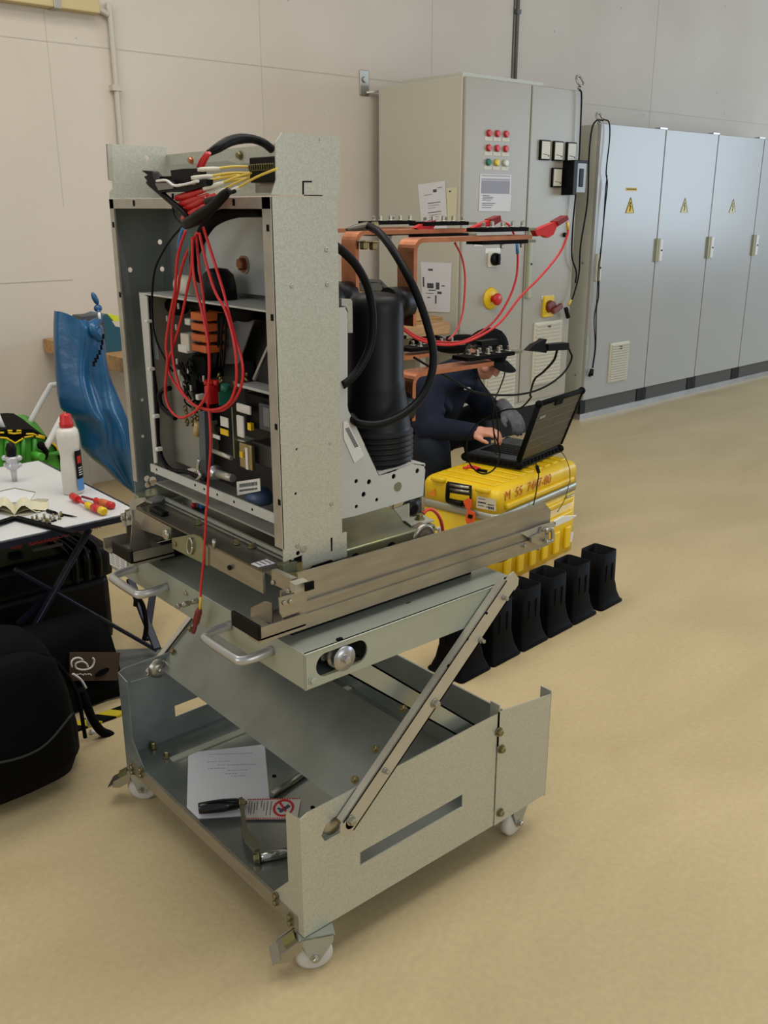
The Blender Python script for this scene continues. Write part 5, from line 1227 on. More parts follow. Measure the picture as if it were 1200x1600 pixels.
# ---- leads at the copper contacts
def lead2(label, qs, pls, r, m, name='test_lead', grp=None): 
    tt = Thing(name, label, 'cable', FY(qs[len(qs)//2], pls[len(qs)//2] if isinstance(pls, list) else pls), grp)
    if not isinstance(pls, list): pls = [pls]*len(qs)
    tt.part('wire', B().tube([FY(a, c_) for a, c_ in zip(qs, pls)], r, 8, 6), m); return tt
lead2('faded red lead curving down from the left red clip past the cabinet door', [d5(572,148), d5(605,215), d5(620,300), d5(618,390), d5(608,480), d5(580,560), d5(540,605)], 1.78, .003, pinkcable)
lead2('red lead from the middle red clip sweeping down behind the cap', [d5(790,48), d5(825,65), d5(850,110), d5(866,180), d5(862,300), d5(830,400), d5(770,500), d5(690,570), d5(600,612), d5(500,612), d5(400,590), d5(315,535)], 1.66, .003, redcable)
lead2('red lead from the right red clip sweeping down to the bench side', [d5(1100,60), d5(1100,110), d5(1060,200), d5(970,310), d5(880,400), d5(790,515), d5(700,580), d5(600,620), d5(500,625), d5(400,600), d5(315,545)], 1.56, .003, redcable)
solo('heat_sleeve', 'yellow sleeve where the lead leaves the right red clip', 'cable', B().tube([FY(q_, 1.56) for q_ in (d5(1100,52), d5(1102,85))], .0037, 8, 1), yellowcable)
solo('heat_sleeve', 'blue sleeve on the red lead under the copper contact', 'cable', B().tube([FY(q_, 1.655) for q_ in (d5(863,150), d5(866,200))], .004, 8, 1), blue)
def rclip(label, qs, y, m, tail, grp=None):
    tt = Thing('crocodile_clip', label, 'clip', FY(qs[0], y), grp)
    tt.part('jaw', B().slab([FY(q_, y) for q_ in qs], (0,.016,0)), m); tt.part('grip', B().slab([FY(q_, y-.003) for q_ in tail], (0,.022,0)), M('grip_dark_red', (120,20,24), .4) if m is red else black)
rclip('small red crocodile clip clamped on the left copper contact', [d5(386,78), d5(430,56), d5(480,44), d5(484,62), d5(472,80), d5(484,90), d5(440,90), d5(408,86)], 1.76, red, [d5(448,52), d5(484,42), d5(482,62), d5(450,66)])
rclip('red crocodile clip clamped on the middle contact, pointing left', [d5(632,92), d5(680,66), d5(740,40), d5(785,22), d5(788,45), d5(750,72), d5(725,66), d5(712,92), d5(690,96)], 1.66, red, [d5(742,38), d5(787,20), d5(790,46), d5(750,72)])
rclip('red crocodile clip clamped on the right copper contact end', [d5(948,92), d5(1000,68), d5(1060,45), d5(1100,22), d5(1106,40), d5(1050,75), d5(1035,110), d5(1010,125), d5(985,112), d5(960,118)], 1.56, red, [d5(1050,48), d5(1100,20), d5(1107,38), d5(1060,68)])
rclip('black crocodile clip on the lower contact end, right of the cap', [d5(915,655), d5(945,625), d5(975,612), d5(990,598), d5(1005,600), d5(995,625), d5(1015,640), d5(1000,665), d5(970,660)], 1.56, black, [d5(1010,625), d5(1108,617), d5(1110,650), d5(1080,652), d5(1012,655)])
rclip('black probe grip clipped on the rear lower contact before the cap', [d5(660,640), d5(700,622), d5(740,640), d5(700,660)], 1.76, black, [d5(695,610), d5(775,600), d5(775,625), d5(700,632)])
lead2('black lead falling from the lower clip to the laptop, inner one', [d5(1052,650), d5(1035,700), d5(985,755), d5(945,790), d5(925,860), d6(860,530), d6(800,590), d6(720,600), d6(660,620), d6(600,650), d6(530,700), d6(490,780), d6(485,850), d6(510,930), d6(570,975), d6(625,965), d6(665,920), d6(680,860)], [1.56,1.6,1.7,1.8,1.95,2.1,2.3,2.5,2.55,2.6,2.62,2.62,2.6,2.58,2.55,2.6,2.62,2.65], .0033, blackm)
lead2('black lead sweeping in a wide arc under the copper arms', [d5(1108,648), d5(1120,690), d5(1080,760), d5(1000,820), d5(900,855), d5(780,862), d5(660,845), d5(560,790), d5(480,745), d5(380,685)], 1.6, .0028, black)
lead2('thin black lead looping down to the laptop keyboard', [d6(540,350), d6(560,420), d6(610,500), d6(650,590), d6(668,700), d6(665,800), d6(650,850), d6(680,860), d6(670,800), d6(645,740), d6(640,660)], 2.7, .0035, black)
lead2('thin black lead hanging straight beside the cap brim', [d6(712,330), d6(705,400), d6(680,470), d6(650,545), d6(640,650), d6(650,790), d6(680,850)], 2.75, .003, black)

# ================================================================== yellow transport case
CZ = .45
CN = FZ((772,778), CZ)
CX0, CX1 = 3.214, 3.912
CY0, CY1 = 2.103, 2.515
ym = M('case_yellow', (226,188,14), .4, 0, .12, 3)
T = Thing('transport_case', 'big yellow plastic transport case with red marker writing, laptop on top', 'case', ((CX0+CX1)/2, (CY0+CY1)/2, 0), room=KA)
def rrect(x0, x1, y0, y1, r, z, n=5):
    out = []
    for cx_, cy_, a0 in ((x1-r,y1-r,0),(x0+r,y1-r,PI/2),(x0+r,y0+r,PI),(x1-r,y0+r,1.5*PI)):
        out += [V((cx_ + r*math.cos(a0+PI/2*k/n), cy_ + r*math.sin(a0+PI/2*k/n), z)) for k in range(n+1)]
    return out
def shell(z0, z1, round_top):
    rows = [rrect(CX0,CX1,CY0,CY1,.035,z0), rrect(CX0,CX1,CY0,CY1,.035,z1-(.04 if round_top else 0))]
    if round_top:
        for k in range(1,6): a = PI/2*k/5; d_ = .04*(1-math.cos(a)); rows.append(rrect(CX0+d_,CX1-d_,CY0+d_,CY1-d_,.035,z1-.04+.04*math.sin(a)))
    return B().loft(rows)
ZM = .325
low = T.part('lower_shell', shell(.0, ZM-.015, False), ym); lid = T.part('lid', shell(ZM+.015, CZ, True), ym)
T.part('metal_band', B().loft([rrect(CX0-.004,CX1+.004,CY0-.004,CY1+.004,.037,ZM-.018), rrect(CX0-.004,CX1+.004,CY0-.004,CY1+.004,.037,ZM+.018)]), M('band_alu', (165,165,150), .4, .6))
b = B()
for k in range(9): x_ = CX0+(.07+k*.07); b.obox((x_, (CY0+CY1)/2, CZ+.002), (.045, CY1-CY0-.1, .012), None, .005)
T.part('lid_rib', b, ym, lid)
b = B()
for z_ in (.368,): b.obox(((CX0+CX1)/2+.0, CY0-.004, z_), (CX1-CX0-.12, .022, .026), None, .009)
T.part('lid_ridge', b, ym, lid)
b = B()
for z_ in (.27,.20): b.obox(((CX0+CX1)/2, CY0-.004, z_), (CX1-CX0-.12, .022, .028), None, .009)
for k in range(6): b.obox((CX0+.09+k*.105, CY0-.004, .08), (.05,.018,.11), None, .008)
for k in range(4): b.obox((CX0-.004, CY0+.07+k*.09, .12), (.018,.05,.16), None, .008)
T.part('shell_ridge', b, ym, low)
for q_ in ((150,228),(380,285)): T.part('lid_boss', B().obox(KX(d7(*q_), CX0), (.03,.07,.022), None, .009), ym, lid)
# front handle
hp = [KX(d7(*q_), CX0-.004) for q_ in ((198,240),(325,262),(322,352),(195,335))]
hd = T.part('handle_plate', B().slab(hp, (-.004,0,0)), M('handle_black_metal', (60,60,58), .35, .6))
T.part('handle_recess', B().slab([KX(d7(*q_), CX0-.010) for q_ in ((212,300),(312,315),(310,345),(210,330))], (-.003,0,0)), ym, hd)
b = B()
for q_ in ((210,258),(210,280)): b.tube([KX(d7(*q_), CX0-.014), KX(d7(q_[0]+100,q_[1]+16), CX0-.014)], .006, 8, 1)
T.part('handle_spring', b, bolt, hd)
T.part('grip', B().tube([KX(d7(*q_), CX0-.02) for q_ in ((198,250),(194,335),(210,345),(290,365),(312,350))], .007, 8, 4).tube([KX(d7(205,342), CX0-.02), KX(d7(275,358), CX0-.02)], .013, 10, 1), black, hd)
tg_ = T.part('orange_tag', B().slab([KX(d7(*q_), CX0-.03) for q_ in ((278,345),(300,328),(322,338),(320,370),(312,390),(338,405),(340,430),(322,468),(296,460),(290,440),(300,392),(290,372))], (.005,0,0)), M('tag_orange', (225,85,35), .5))
T.part('tag_window', B().slab([KX(d7(*q_), CX0-.034) for q_ in ((305,412),(328,418),(322,436),(302,430))], (.003,0,0)), black, tg_)
pb = [KX(d7(*q_), CX0-.003) for q_ in ((350,316),(450,335),(450,396),(347,378))]
lb_ = T.part('address_label', B().slab(pb, (-.001,0,0)), M('label_cream', (205,198,175), .6), lid)
b = B()
for u0, u1, v0, v1 in ((.08,.45,.15,.2),(.08,.5,.42,.54),(.58,.9,.5,.58),(.08,.4,.72,.78),(.5,.9,.74,.8),(.62,.7,.68,.92),(.74,.8,.68,.92),(.84,.9,.68,.92)):
    at = lambda u, v_: pb[0].lerp(pb[1], u).lerp(pb[3].lerp(pb[2], u), v_) + V((-.0012,0,0))
    b.slab([at(u0,v0), at(u1,v0), at(u1,v1), at(u0,v1)], (-.0006,0,0))
T.part('print', b, ink, lb_)
T.part('orange_arrow', B().slab([KX(d7(*q_), CX0-.001) for q_ in ((92,310),(135,275),(135,320))], (-.001,0,0)), M('arrow_orange', (215,130,25), .5), lid)
mk = M('red_marker', (190,105,20), .7)
pw = KY(d7(548,308), CY0-.001)
writing(T, 'marker_writing', 'M  55  7447-80', .062, V((CX0+.05, CY0-.003, .395)), EX, EZ, mk, lid, .0006)
for q_ in ((838,312),(800,335)):
    p = KY(d7(*q_), CY0-.004)
T.part('latch', B().box(KY(d7(820,330), CY0-.012), KY(d7(855,300), CY0), .003), bolt, low)
T.part('rivet', B().hexbolt(KY(d7(670,590), CY0-.0), (0,-1,0), .008, .008), bolt, low)
p = KY(d7(842,530), CY0-.003); T.part('corner_sticker', B().obox(p, (.03,.002,.05), Matrix.Rotation(.3,3,'Y')), white, low)
# laptop
LZ = CZ+.010
Lc, Nc, Rc = FZ(d6(455,905), LZ), FZ(d6(790,955), LZ), FZ(d6(1035,850), LZ)
ux = (Rc-Nc); uy = (Lc-Nc); uy = uy - ux.normalized()*uy.dot(ux.normalized())*.6
Kc = Lc + ux*.98
T = Thing('laptop', 'rugged dark grey laptop standing open on the yellow case', 'laptop', (Lc+Rc)/2)
th = .042
quad = [Nc, Rc, Nc+ux+uy, Nc+uy]
lapm = M('laptop_dark', (12,12,12), .45, spec=.3); lidm = M('laptop_lid_olive', (78,76,62), .42, .5, .06, 6)
base = T.part('base', B().slab([p for p in quad], (0,0,th-.006)), lapm)
xx, yy = ux.normalized(), uy.normalized()
b = B()
for k in range(12):
    p = Nc + ux*((k+.5)/12); b.obox(p + V((0,0,.02)) - yy*.003, (ux.length/12*.7, .012, .02), Matrix((xx,yy,EZ)).transposed(), .003)
for k in range(10):
    p = Nc + uy*((k+.5)/10); b.obox(p + V((0,0,.02)) - xx*.003, (.010, uy.length/10*.7, .02), Matrix((xx,yy,EZ)).transposed(), .003)
for c_ in quad: b.ball(c_ + V((0,0,.02)) + (sum((V(q_) for q_ in quad), V())/4 - c_)*.04, .024, (1,1,.85))
T.part('port_cover', b, blackm, base)
kd = [Nc + ux*.14 + uy*.06, Nc + ux*.95 + uy*.06, Nc + ux*.95 + uy*.95, Nc + ux*.14 + uy*.95]
T.part('deck', B().slab([q_ + V((0,0,th-.006)) for q_ in [Nc+ux*.04+uy*.04, Nc+ux*.97+uy*.04, Nc+ux*.97+uy*.96, Nc+ux*.04+uy*.96]], (0,0,.003)), darkgrey, base)
b = B()
for i in range(12):
    for j in range(5):
        p = Nc + ux*(.22+.33*(j+.5)/5*1.3) + uy*(.1+.8*(i+.5)/12) + V((0,0,th-.001)); b.obox(p, (ux.length*.07, uy.length*.055, .003), Matrix((xx,yy,EZ)).transposed())
T.part('keyboard', b, black, base, stuff=True)
# lid: outer back faces the camera
hn, hr = Nc + V((0,0,th)), Rc + V((0,0,th))
dd = (Nc+Rc).length
tl = FD(d6(915,572), (Nc.x*math.cos(YB)+Nc.y*math.sin(YB)) - .02); tr = FD(d6(1165,492), (Rc.x*math.cos(YB)+Rc.y*math.sin(YB)) - .02)
lq = [hn + ux*.02, hr, tr, tl]; nl = (lq[1]-lq[0]).cross(lq[3]-lq[0]).normalized()
if nl.dot(V((0,0,CAMZ)) - lq[0]) < 0: nl = -nl
ld = T.part('lid', B().slab(lq, -nl*.016), lidm)
at = lambda u, v_: lq[0].lerp(lq[1], u).lerp(lq[3].lerp(lq[2], u), v_)
b = B()
for (a, c_) in (((0,0),(0,1)),((1,0),(1,1)),((0,1),(1,1))): b.tube([at(*a)-nl*.007, at(*c_)-nl*.007], .013, 8, 1)
for c_ in ((0,1),(1,1)): b.ball(at(*c_)-nl*.006, .018)
b.slab([at(.36,.9), at(.52,.9), at(.52,1.03), at(.36,1.03)], nl*.006); T.part('bumper', b, blackm, ld)
b = B()
for v_ in (.18,.34,.5,.66,.82): b.slab([at(.03,v_), at(.97,v_), at(.97,v_+.012), at(.03,v_+.012)], nl*.002)
T.part('lid_groove', b, M('lid_light', (105,102,86), .4, .5), ld)
T.part('badge', B().slab([at(.10,.72), at(.22,.73), at(.22,.77), at(.10,.76)], nl*.003), M('badge_grey', (140,140,130), .4), ld)
T.part('screen', B().slab([at(.06,.08)-nl*.0165, at(.94,.08)-nl*.0165, at(.94,.92)-nl*.0165, at(.06,.92)-nl*.0165], -nl*.001), M('screen_dark', (40,44,50), .2), ld)
# pliers on case, cables down the case
lq_ = [FZ(d6(*q_), CZ+.014) for q_ in ((462,940),(510,945),(545,952),(600,962))]
solo('pliers', 'red-handled pliers lying on the yellow case in front of the laptop', 'pliers', B().use(redcable).tube([FZ(d6(465,942),CZ+.014), FZ(d6(510,937),CZ+.014), FZ(d6(548,950),CZ+.014)], .006, 8, 3).tube([FZ(d6(490,930),CZ+.014), FZ(d6(530,936),CZ+.014), FZ(d6(560,945),CZ+.014)], .006, 8, 3).use(blackm).tube([FZ(d6(548,952),CZ+.014), FZ(d6(602,962),CZ+.014)], .007, 8, 1))
y_ = CY0-.016
KM = Matrix.Rotation(KA, 4, 'Z')
def KW(q, y): return KM @ KY(q, y)
cable('power_cable', 'thin black cable with a ferrite running down the yellow case side', [FZ(d6(890,915),CZ+.02), KW(d6(900,940),y_), KW(d6(906,985),y_), KW(d7(668,240),y_), KW(d7(655,320),y_), KW(d7(640,380),y_)], .0025, black)
solo('ferrite_core', 'small black ferrite bead on the cable over the case edge', 'ferrite', B().tube([KW(d6(896,932),y_), KW(d6(906,968),y_)], .008, 8, 1), black)
cable('usb_cable', 'thin grey cable from the laptop corner down the case right side', [FZ(d6(1005,835),CZ+.03), FZ(d6(1050,860),CZ+.03), KW(d6(1085,940),y_-.01), KW(d6(1090,1020),y_-.01), KW(d7(830,250),y_-.01), KW(d7(810,330),y_-.01), KW(d7(770,400),y_-.01)], .002, M('olive_cable', (80,78,40), .5))
lead('red_cable', 'short red cable loop between breaker chassis and rail', [FY(c4(*q_), 1.56) for q_ in ((965,970),(985,950),(1020,945),(1055,975),(1080,1030),(1090,1110),(1085,1160))], .0045, M('orange_red', (215,70,45), .4))
lead('white_cable', 'short white cable beside the red loop behind the rail', [FY(c4(*q_), 1.60) for q_ in ((1045,1070),(1065,1060),(1060,1100),(1050,1120))], .004, white)
lead('black_cable', 'thin black cable passing behind the rail over the yellow case', [FY(d7(*q_), 1.5) for q_ in ((400,680),(430,665),(480,655),(520,635),(540,610))], .003, black)

# ================================================================== black floor vents (funnel feet)
t = Thing('cable_funnel', 'black plastic funnel foot, farthest and rightmost of the row', 'funnel foot', (0,0,0), 'row of black funnel feet')
def sq(w_, z, n=4, r=.015): return rrect(-w_, w_, -w_, w_, r, z, 3)
b = B(); b.loft([sq(.083,.004), sq(.083,.010), sq(.078,.016), sq(.068,.05,r=.02), sq(.061,.085), sq(.058,.10), sq(.056,.235), sq(.051,.235), sq(.051,.06)], cap=False)
fm = M('funnel_black', (5,6,7), .55, 0, .3, 12, spec=.08)
t.part('body', b, fm)
t.part('flange', B().loft([sq(.083,.0), sq(.086,.006), sq(.083,.012)]), fm)
for s in (-1,1):
    for x_ in (-.022,.022):
        t.part('slot_rib', B().box((x_-.003, -.0600 if s < 0 else .058, .11), (x_+.003, -.058 if s < 0 else .0600, .185)), blackm)
        t.part('slot_rib', B().box((-.0600 if s < 0 else .058, x_-.003, .11), (-.058 if s < 0 else .0600, x_+.003, .185)), blackm)
f0 = t.o
tops = [(930,855), (888,868), (845,884), (812,900)]
def ctr(q_): return FZ(q_, 0)
spots = [FZ((940,858), .235), FZ((890,870), .235), FZ((848,886), .235), FZ((815,908), .235)]
spots = [V((p.x, p.y, 0)) for p in [FZ((936,858), .235), FZ((894,876), .235), FZ((856,893), .235), FZ((815,911), .235)]]
step = (spots[3]-spots[0])/3
spots += [spots[3]+step, spots[3]+step*2, spots[3]+step*3]
labs = ['black plastic funnel foot, farthest and rightmost of the row', 'second black funnel foot from the right end of the row', 'third black funnel foot from the right end, before the yellow case', 'fourth black funnel foot from the right, beside the arm top', 'black funnel foot mostly hidden behind the scissor arm', 'black funnel foot whose flange shows left of the arm', 'leftmost black funnel foot under the trolley table edge']
f0.location = spots[0]; f0.rotation_euler = (0,0,.08)
for p, l in zip(spots[1:6], labs[1:6]): copy_thing(f0, p, l, rot=.08)

# ================================================================== items on the trolley tray
TZ2 = .1425
pq = [FZ(c7(*q_), TZ2) for q_ in ((448,255),(845,212),(870,495),(868,575),(500,597),(440,540))]
t = Thing('note_sheet', 'white handwritten sheet lying on the trolley tray', 'paper', sum(pq, V())/6)
pp = t.part('sheet', B().slab(pq, (0,0,.0012)), paper)
b = B()
for y_, x0_, x1_ in ((262,555,770),(300,545,590),(300,605,655),(318,600,640),(320,650,790),(335,550,640),(348,650,745),(365,640,700),(378,670,750)):
    x = x0_
    while x < x1_:
        w_ = random.uniform(6,16); dy = (x-550)*-.03; b.slab([FZ(c7(*q_), TZ2+.0014) for q_ in ((x,y_+dy),(x+w_,y_+dy-.5),(x+w_,y_+dy+2.2),(x,y_+dy+2.7))], (0,0,.0003)); x += w_+5
t.part('handwriting', b, M('pencil', (150,152,160), .8), pp)
t = Thing('round_bar', 'short steel round bar lying on the trolley tray', 'bar', FZ(c7(990,410), TZ2))
t.part('rod', B().cyl(FZ(c7(880,474), TZ2+.0095), FZ(c7(1112,318), TZ2+.0095), .009), M('rod_steel', (150,148,135), .3, .9))
# crank
t = Thing('hand_crank', 'steel hand crank with black grip lying on the trolley tray', 'crank', FZ(c7(800,700), TZ2))
p0, p1 = FZ(c7(500,545), TZ2+.024), FZ(c7(712,518), TZ2+.024)
t.part('grip', B().lathe(p0, p1-p0, [(0,0),(.0125,.0),(.0145,.004),(.016,.03),(.0165,(p1-p0).length*.6),(.014,(p1-p0).length*.95),(.011,(p1-p0).length)], 20), M('grip_black_gloss', (10,10,11), .15))
pe = FZ(c7(752,512), TZ2+.022); t.part('nut', B().hexbolt(p1, p1-p0, .011, .012).cyl(p1, pe, .005), gold)
ap = [FZ(c7(*q_), TZ2+.028) for q_ in ((708,490),(728,482),(740,530),(745,600),(760,660),(812,715),(818,755),(792,760),(742,712),(728,650),(722,580))]
t.part('crank_arm', B().slab(ap, (0,0,-.006)), M('crank_olive', (120,120,98), .4, .7))
s0_, s1_ = FZ(c7(815,800), TZ2+.012), FZ(c7(968,772), TZ2+.012)
t.part('socket', B().lathe(s0_, s1_-s0_, [(.010,0),(.010,.01),(.0115,.012),(.0115,(s1_-s0_).length)], 18), M('socket_chrome', (175,175,170), .2, .95))
t.part('nut', B().hexbolt(s0_, s0_-s1_, .011, .01), gold)
# sticker
sq_ = [FZ(c7(*q_), TZ2+.004) for q_ in ((755,497),(1035,492),(1015,600),(745,602))]
t = Thing('warning_sticker', 'white sticker with red prohibition sign on the trolley tray', 'sticker', sum(sq_, V())/4)
pp = t.part('sheet', B().slab(sq_, (0,0,.001)), M('sticker_white', (205,200,190), .6))
at = lambda u, v_: sq_[0].lerp(sq_[1], u).lerp(sq_[3].lerp(sq_[2], u), v_) + V((0,0,.0014))
b = B()
n = 22
for v0 in (0, .94):
    for k in range(n): u = k/n; b.slab([at(u, v0), at(u+.6/n, v0), at(u+.9/n, v0+.06), at(u+.3/n, v0+.06)], (0,0,.0003))
ring_ = lambda r: [at(.70+.20*r*math.cos(a), .48+.42*r*math.sin(a)) for a in [2*PI*i/28 for i in range(28)]]
b.slab(ring_(1), (0,0,.0004), [ring_(.78)])
b.slab([at(.58,.18), at(.61,.12), at(.83,.78), at(.80,.84)], (0,0,.0005))
t.part('red_print', b, M('print_red', (190,35,40), .6), pp)
b = B(); b.slab([at(.78,.3), at(.83,.42), at(.66,.72), at(.62,.62)], (0,0,.0005)); b.slab([at(.60,.45), at(.66,.5), at(.64,.58), at(.58,.52)], (0,0,.0005))
for k, (u, v0, v1) in enumerate(((.04,.1,.7),(.08,.15,.75),(.14,.2,.75),(.19,.15,.55),(.27,.1,.45),(.32,.2,.6),(.38,.15,.8),(.45,.15,.8))):
    vv = v0
    while vv < v1: b.slab([at(u,vv), at(u+.014,vv), at(u+.014,vv+.05), at(u,vv+.05)], (0,0,.0003)); vv += .07
t.part('black_print', b, ink, pp)

# ================================================================== worker
def capsule(b, p, q, r0, r1): 
    p, q = V(p), V(q); ax = (q-p).normalized(); L_ = (q-p).length; n = 16
    prof = [(r0*math.sin(a), -r0*math.cos(a)) for a in [PI/2*i/4 for i in range(4)]] + [(r0, 0), (r1, L_)] + [(r1*math.cos(a), L_ + r1*math.sin(a)) for a in [PI/2*i/4 for i in range(1,5)]]
    prof[0] = (0, -r0); prof[-1] = (0, L_+r1); b.lathe(p, ax, prof, n)
def remesh(o, vox, it=4):
    m = o.modifiers.new('r', 'REMESH'); m.mode = 'VOXEL'; m.voxel_size = vox; m.use_smooth_shade = True
    s = o.modifiers.new('s', 'SMOOTH'); s.factor = .5; s.iterations = it
    bpy.context.view_layer.update()
    me = bpy.data.meshes.new_from_object(o.evaluated_get(bpy.context.evaluated_depsgraph_get())); old = o.data; o.modifiers.clear(); o.data = me
    for p in me.polygons: p.use_smooth = True
def J(u, v_, d): return FD((u, v_), d)
DP = 4.62
pel, wai, che, nec = J(655,705,DP+.12), J(660,668,DP+.12), J(683,615,DP+.06), J(733,573,DP)
shR, elR, wrR = J(672,608,DP-.12), J(668,668,DP-.22), J(742,675,DP-.38)
shL, elL, wrL = J(728,600,DP+.16), J(765,640,DP+.10), J(793,641,DP-.08)
knR, anR = J(676,700,DP-.22), J(690,800,DP-.2); knL, anL = J(742,655,DP+.25), J(752,760,DP+.22)
hip_r, hip_l = pel - AH*.08, pel + AH*.10
T = Thing('person', 'seated person in navy jacket and black cap typing on the laptop', 'person', V((pel.x, pel.y, 0)))
hc = J(760,549,DP-.04)                         # head centre
face = (RH*.60 + V((0,0,-.56)) - AH*.38).normalized(); top_ = (UP + face*.0 - face*UP.dot(face)).normalized(); lat = face.cross(top_)
HR = Matrix((face, lat, top_)).transposed()   # x=face forward, y=left, z=crown
b = B()
b.ball(hc, .092, (1.0,.80,.98), HR, 24); b.ball(hc + HR @ V((.035,0,-.06)), .062, (1.0,.82,1.1), HR, 20)
b.ball(hc + HR @ V((.062,0,-.098)), .028, (1,1.1,.8), HR); b.ball(hc + HR @ V((.105,0,-.035)), .016, (1.0,.7,1.5), HR); b.ball(hc + HR @ V((.112,0,-.052)), .013, (1,1,.8), HR)
b.ball(hc + HR @ V((.082,0,.005)), .03, (.6,1.7,.5), HR); b.ball(hc + HR @ V((.094,0,-.078)), .011, (.8,1.9,.5), HR); b.ball(hc + HR @ V((.092,0,-.09)), .010, (.8,1.7,.5), HR)
for s in (-1,1): b.ball(hc + HR @ V((-.005,.075*s,-.03)), .026, (.7,.3,1.2), HR); b.ball(hc + HR @ V((.06,.045*s,-.045)), .03, (.8,.7,.8), HR)
capsule(b, hc + HR @ V((-.03,0,-.06)), nec, .052, .06)
capsule(b, nec, che, .06, .11); capsule(b, che, pel, .11, .12); capsule(b, shR, elR, .042, .038); capsule(b, elR, wrR, .036, .026)
capsule(b, che, shR, .08, .05); capsule(b, che, shL, .08, .05); capsule(b, shL, elL, .042, .038); capsule(b, elL, wrL, .036, .026)
capsule(b, hip_r, knR, .07, .05); capsule(b, knR, anR, .045, .035); capsule(b, hip_l, knL, .07, .05); capsule(b, knL, anL, .045, .035); capsule(b, pel, hip_r, .1, .07); capsule(b, pel, hip_l, .1, .07)
def hand(b, wr, dirv, down, thick=1.0):
    d_ = dirv.normalized(); dn = down.normalized(); sd = d_.cross(dn).normalized()
    pc = wr + d_*.05
    b.obox(wr + d_*.045, (.075, .078, .028), Matrix((d_, sd, sd.cross(d_)*1)).transposed() if True else None, .01)
    capsule(b, wr - d_*.01, wr + d_*.03, .026*thick, .028*thick)
    for k, (off, L_) in enumerate(((-.03,.034),(-.010,.040),(.010,.038),(.029,.030))):
        k0 = wr + d_*.08 + sd*off; k1 = k0 + d_*L_*.9 + dn*.012; k2 = k1 + d_*L_*.35 + dn*L_*.7; k3 = k2 + dn*.016 - d_*.002
        capsule(b, k0 - d_*.02, k0, .0105*thick, .0100*thick); capsule(b, k0, k1, .0098*thick, .009*thick); capsule(b, k1, k2, .009*thick, .008*thick); capsule(b, k2, k3, .008*thick, .007*thick)
    t0_ = wr + d_*.02 - sd*.036 + dn*.01; t1_ = t0_ + d_*.035 - sd*.018 + dn*.01; t2_ = t1_ + d_*.028 + dn*.012
    capsule(b, wr + d_*.015 - sd*.01, t0_, .016*thick, .013*thick); capsule(b, t0_, t1_, .0125*thick, .0105*thick); capsule(b, t1_, t2_, .0105*thick, .0085*thick)
dn = V((0,0,-1))
hR_tgt = J(800,676,DP-.46)
hand(b, wrR, (hR_tgt-wrR), dn + AH*.15)
skin = M('skin', (196,138,116), .5, 0, .08, 20)
body = T.part('body', b, skin); remesh(body, .0055, 3)
# glove
b = B(); gt_ = J(818,668,DP-.22); hand(b, wrL, gt_-wrL, dn, 1.12); capsule(b, wrL-(gt_-wrL).normalized()*.05, wrL, .034, .032)
g = T.part('glove', b, M('glove_grey', (92,92,98), .8, 0, .3, 40)); remesh(g, .006, 2)
# jacket
b = B(); navy = M('jacket_navy', (17,24,42), .8, 0, .35, 7, bump=.3, bscale=14, spec=.25)
capsule(b, nec + (hc-nec)*.0, che, .075, .145); capsule(b, che, wai, .15, .15); capsule(b, wai, pel, .15, .15)
capsule(b, che + AH*.03, shR, .12, .08); capsule(b, che, shL, .12, .08); capsule(b, nec, shR, .06, .07); capsule(b, nec, shL, .06, .07)
capsule(b, shR, elR, .078, .064); capsule(b, elR, wrR + (wrR-elR).normalized()*-.01, .062, .042); capsule(b, shL, elL, .070, .058); capsule(b, elL, wrL - (wrL-elL).normalized()*.04, .056, .042)
for k in range(4): 
    c_ = elR.lerp(shR, .08+.12*k); b.ball(c_ + RH*(.02 if k%2 else -.01), .068, (1,1,.35))
for k in range(3): c_ = elR.lerp(wrR, .15+.2*k); b.ball(c_, .058 - .006*k, (.35,1,1))
for a_, c_, r_ in (((672,600),(700,640),.03),((690,595),(735,600),.028),((650,620),(668,655),.03)): capsule(b, J(*a_, DP-.1), J(*c_, DP-.08), r_, r_*.8)
jk = T.part('jacket', b, navy); remesh(jk, .010, 3)
capsule_c = B(); cc = nec.lerp(hc, .28); ax = (hc-nec).normalized(); capsule_c.lathe(cc - ax*.035, ax, [(.066,0),(.070,.015),(.066,.045),(.062,.045),(.062,0)], 24); T.part('collar', capsule_c, blackm)
lg = J(730,607,DP-.12); T.part('chest_logo', B().obox(lg, (.03,.03,.008), Matrix((RH,AH,UP)).transposed()), M('logo_grey', (150,155,165), .6), jk)
b = B(); tr_ = M('trousers_slate', (27,33,42), .85, 0, .3, 9, bump=.25, bscale=16, spec=.2)
capsule(b, hip_r, knR, .115, .090); capsule(b, knR, anR, .088, .062); capsule(b, hip_l, knL, .11, .085); capsule(b, knL, anL, .085, .06); capsule(b, hip_r, hip_l, .13, .13)
tr_o = T.part('trousers', b, tr_); remesh(tr_o, .012, 3)
# shoes under the trousers
for an in (anR, anL):
    b = B(); f_ = V((an.x, an.y, .04)); b.ball(f_ + RH*.05, .06, (2.1,.8,.66), Matrix((RH,AH,UP)).transposed()); capsule(b, V((an.x,an.y,.1)), V((an.x,an.y,max(.12,an.z))), .05, .05); T.part('shoe', b, blackm)
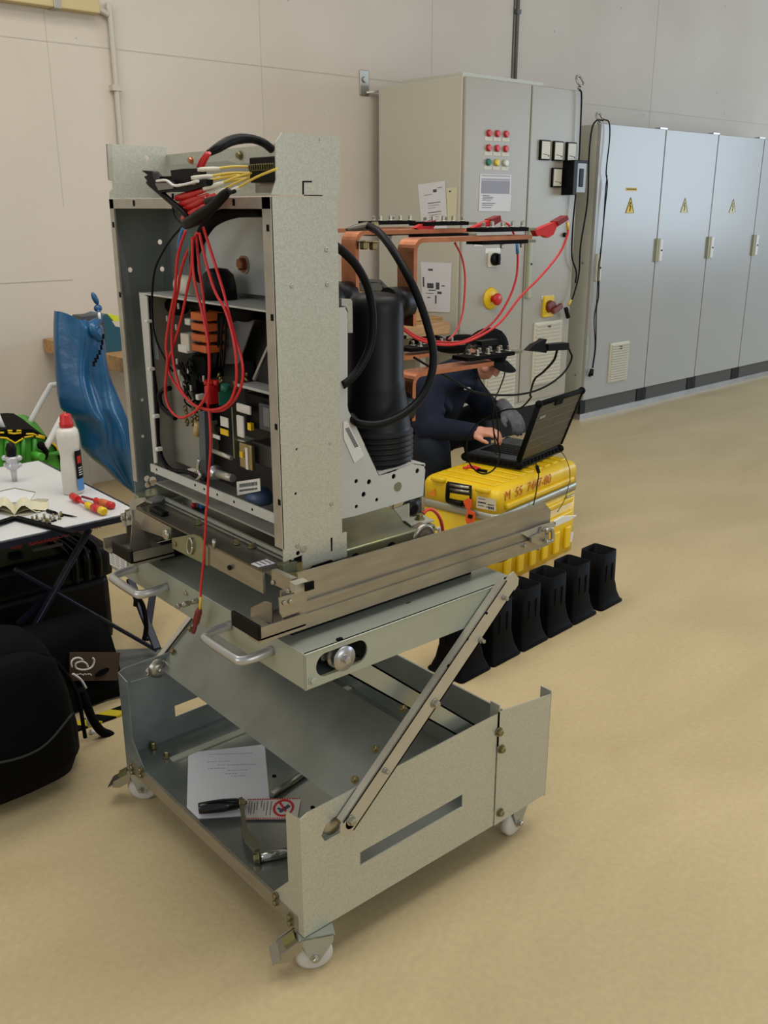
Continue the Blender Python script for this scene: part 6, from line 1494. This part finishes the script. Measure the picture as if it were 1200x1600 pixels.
# cap
capm = M('cap_black', (6,6,8), .8, spec=.12)
b = B(); n = 24; rows = []
for k in range(8):
    a = PI/2*k/7; r_ = math.cos(a)
    rows.append([hc + HR @ V((.105*r_*math.cos(t_)-.004, .088*r_*math.sin(t_), .012 + .112*math.sin(a) + (-.02 if math.cos(t_) < 0 else 0)*abs(math.cos(t_))*(1-k/7))) for t_ in [2*PI*i/n for i in range(n)]])
b.grid(rows, True, True); b.ball(hc + HR @ V((-.004,0,.124)), .008, (1,1,.5), HR)
cp = T.part('cap', b, capm)
b = B(); pts_ = [hc + HR @ V((.085 + .085*math.cos(t_), .078*math.sin(t_), .018 - .018*abs(math.sin(t_))**2)) for t_ in [-PI/2 + PI*i/14 for i in range(15)]] ; pts_ = pts_ + [hc + HR @ V((.06, .07, .012)), hc + HR @ V((.085, .0, .012)), hc + HR @ V((.06, -.07, .012))]
br = [[hc + HR @ V((.07 + (.02+.085*math.cos(t_))*f_, .08*math.sin(t_), .020 - .020*math.sin(t_)**2 + .008*f_)) for t_ in [-PI/2 + PI*i/14 for i in range(15)]] for f_ in (0,.5,1)]
b.grid(br); br2 = [[p - HR @ V((0,0,.004)) for p in r] for r in br]; b.grid(br2); b.grid([br[2], br2[2]])
T.part('cap_brim', b, capm)
b = B(); b.ball(hc + HR @ V((-.062,0,-.035)), .052, (.55,1.1,.9), HR); b.ball(hc + HR @ V((-.01,-.066,-.005)), .02, (1.2,.4,1.3), HR)
T.part('hair', b, M('hair_brown', (45,34,26), .8))
b = B(); 
for s in (-1,1): b.ball(hc + HR @ V((.078,.032*s,-.016)), .0085, (.8,1.4,.6), HR)
T.part('eye', b, M('eye_dark', (40,32,30), .4))
b = B()
for s in (-1,1): b.ball(hc + HR @ V((.088,.032*s,.004)), .008, (.6,2.0,.5), HR)
T.part('eyebrow', b, MATS['hair_brown'])
# stool
t = Thing('stool', 'low stool under the seated person, mostly hidden', 'stool', V((pel.x, pel.y, 0)))
sz = pel.z - .16
t.part('seat', B().lathe(V((pel.x,pel.y,sz-.04)), EZ, [(.16,0),(.17,.01),(.17,.035),(.15,.04)], 28), M('stool_seat', (110,112,105), .6))
for k in range(4):
    a = PI/4 + k*PI/2; t.part('leg', B().cyl(V((pel.x+.11*math.cos(a), pel.y+.11*math.sin(a), sz-.04)), V((pel.x+.17*math.cos(a), pel.y+.17*math.sin(a), 0)), .012), alu)
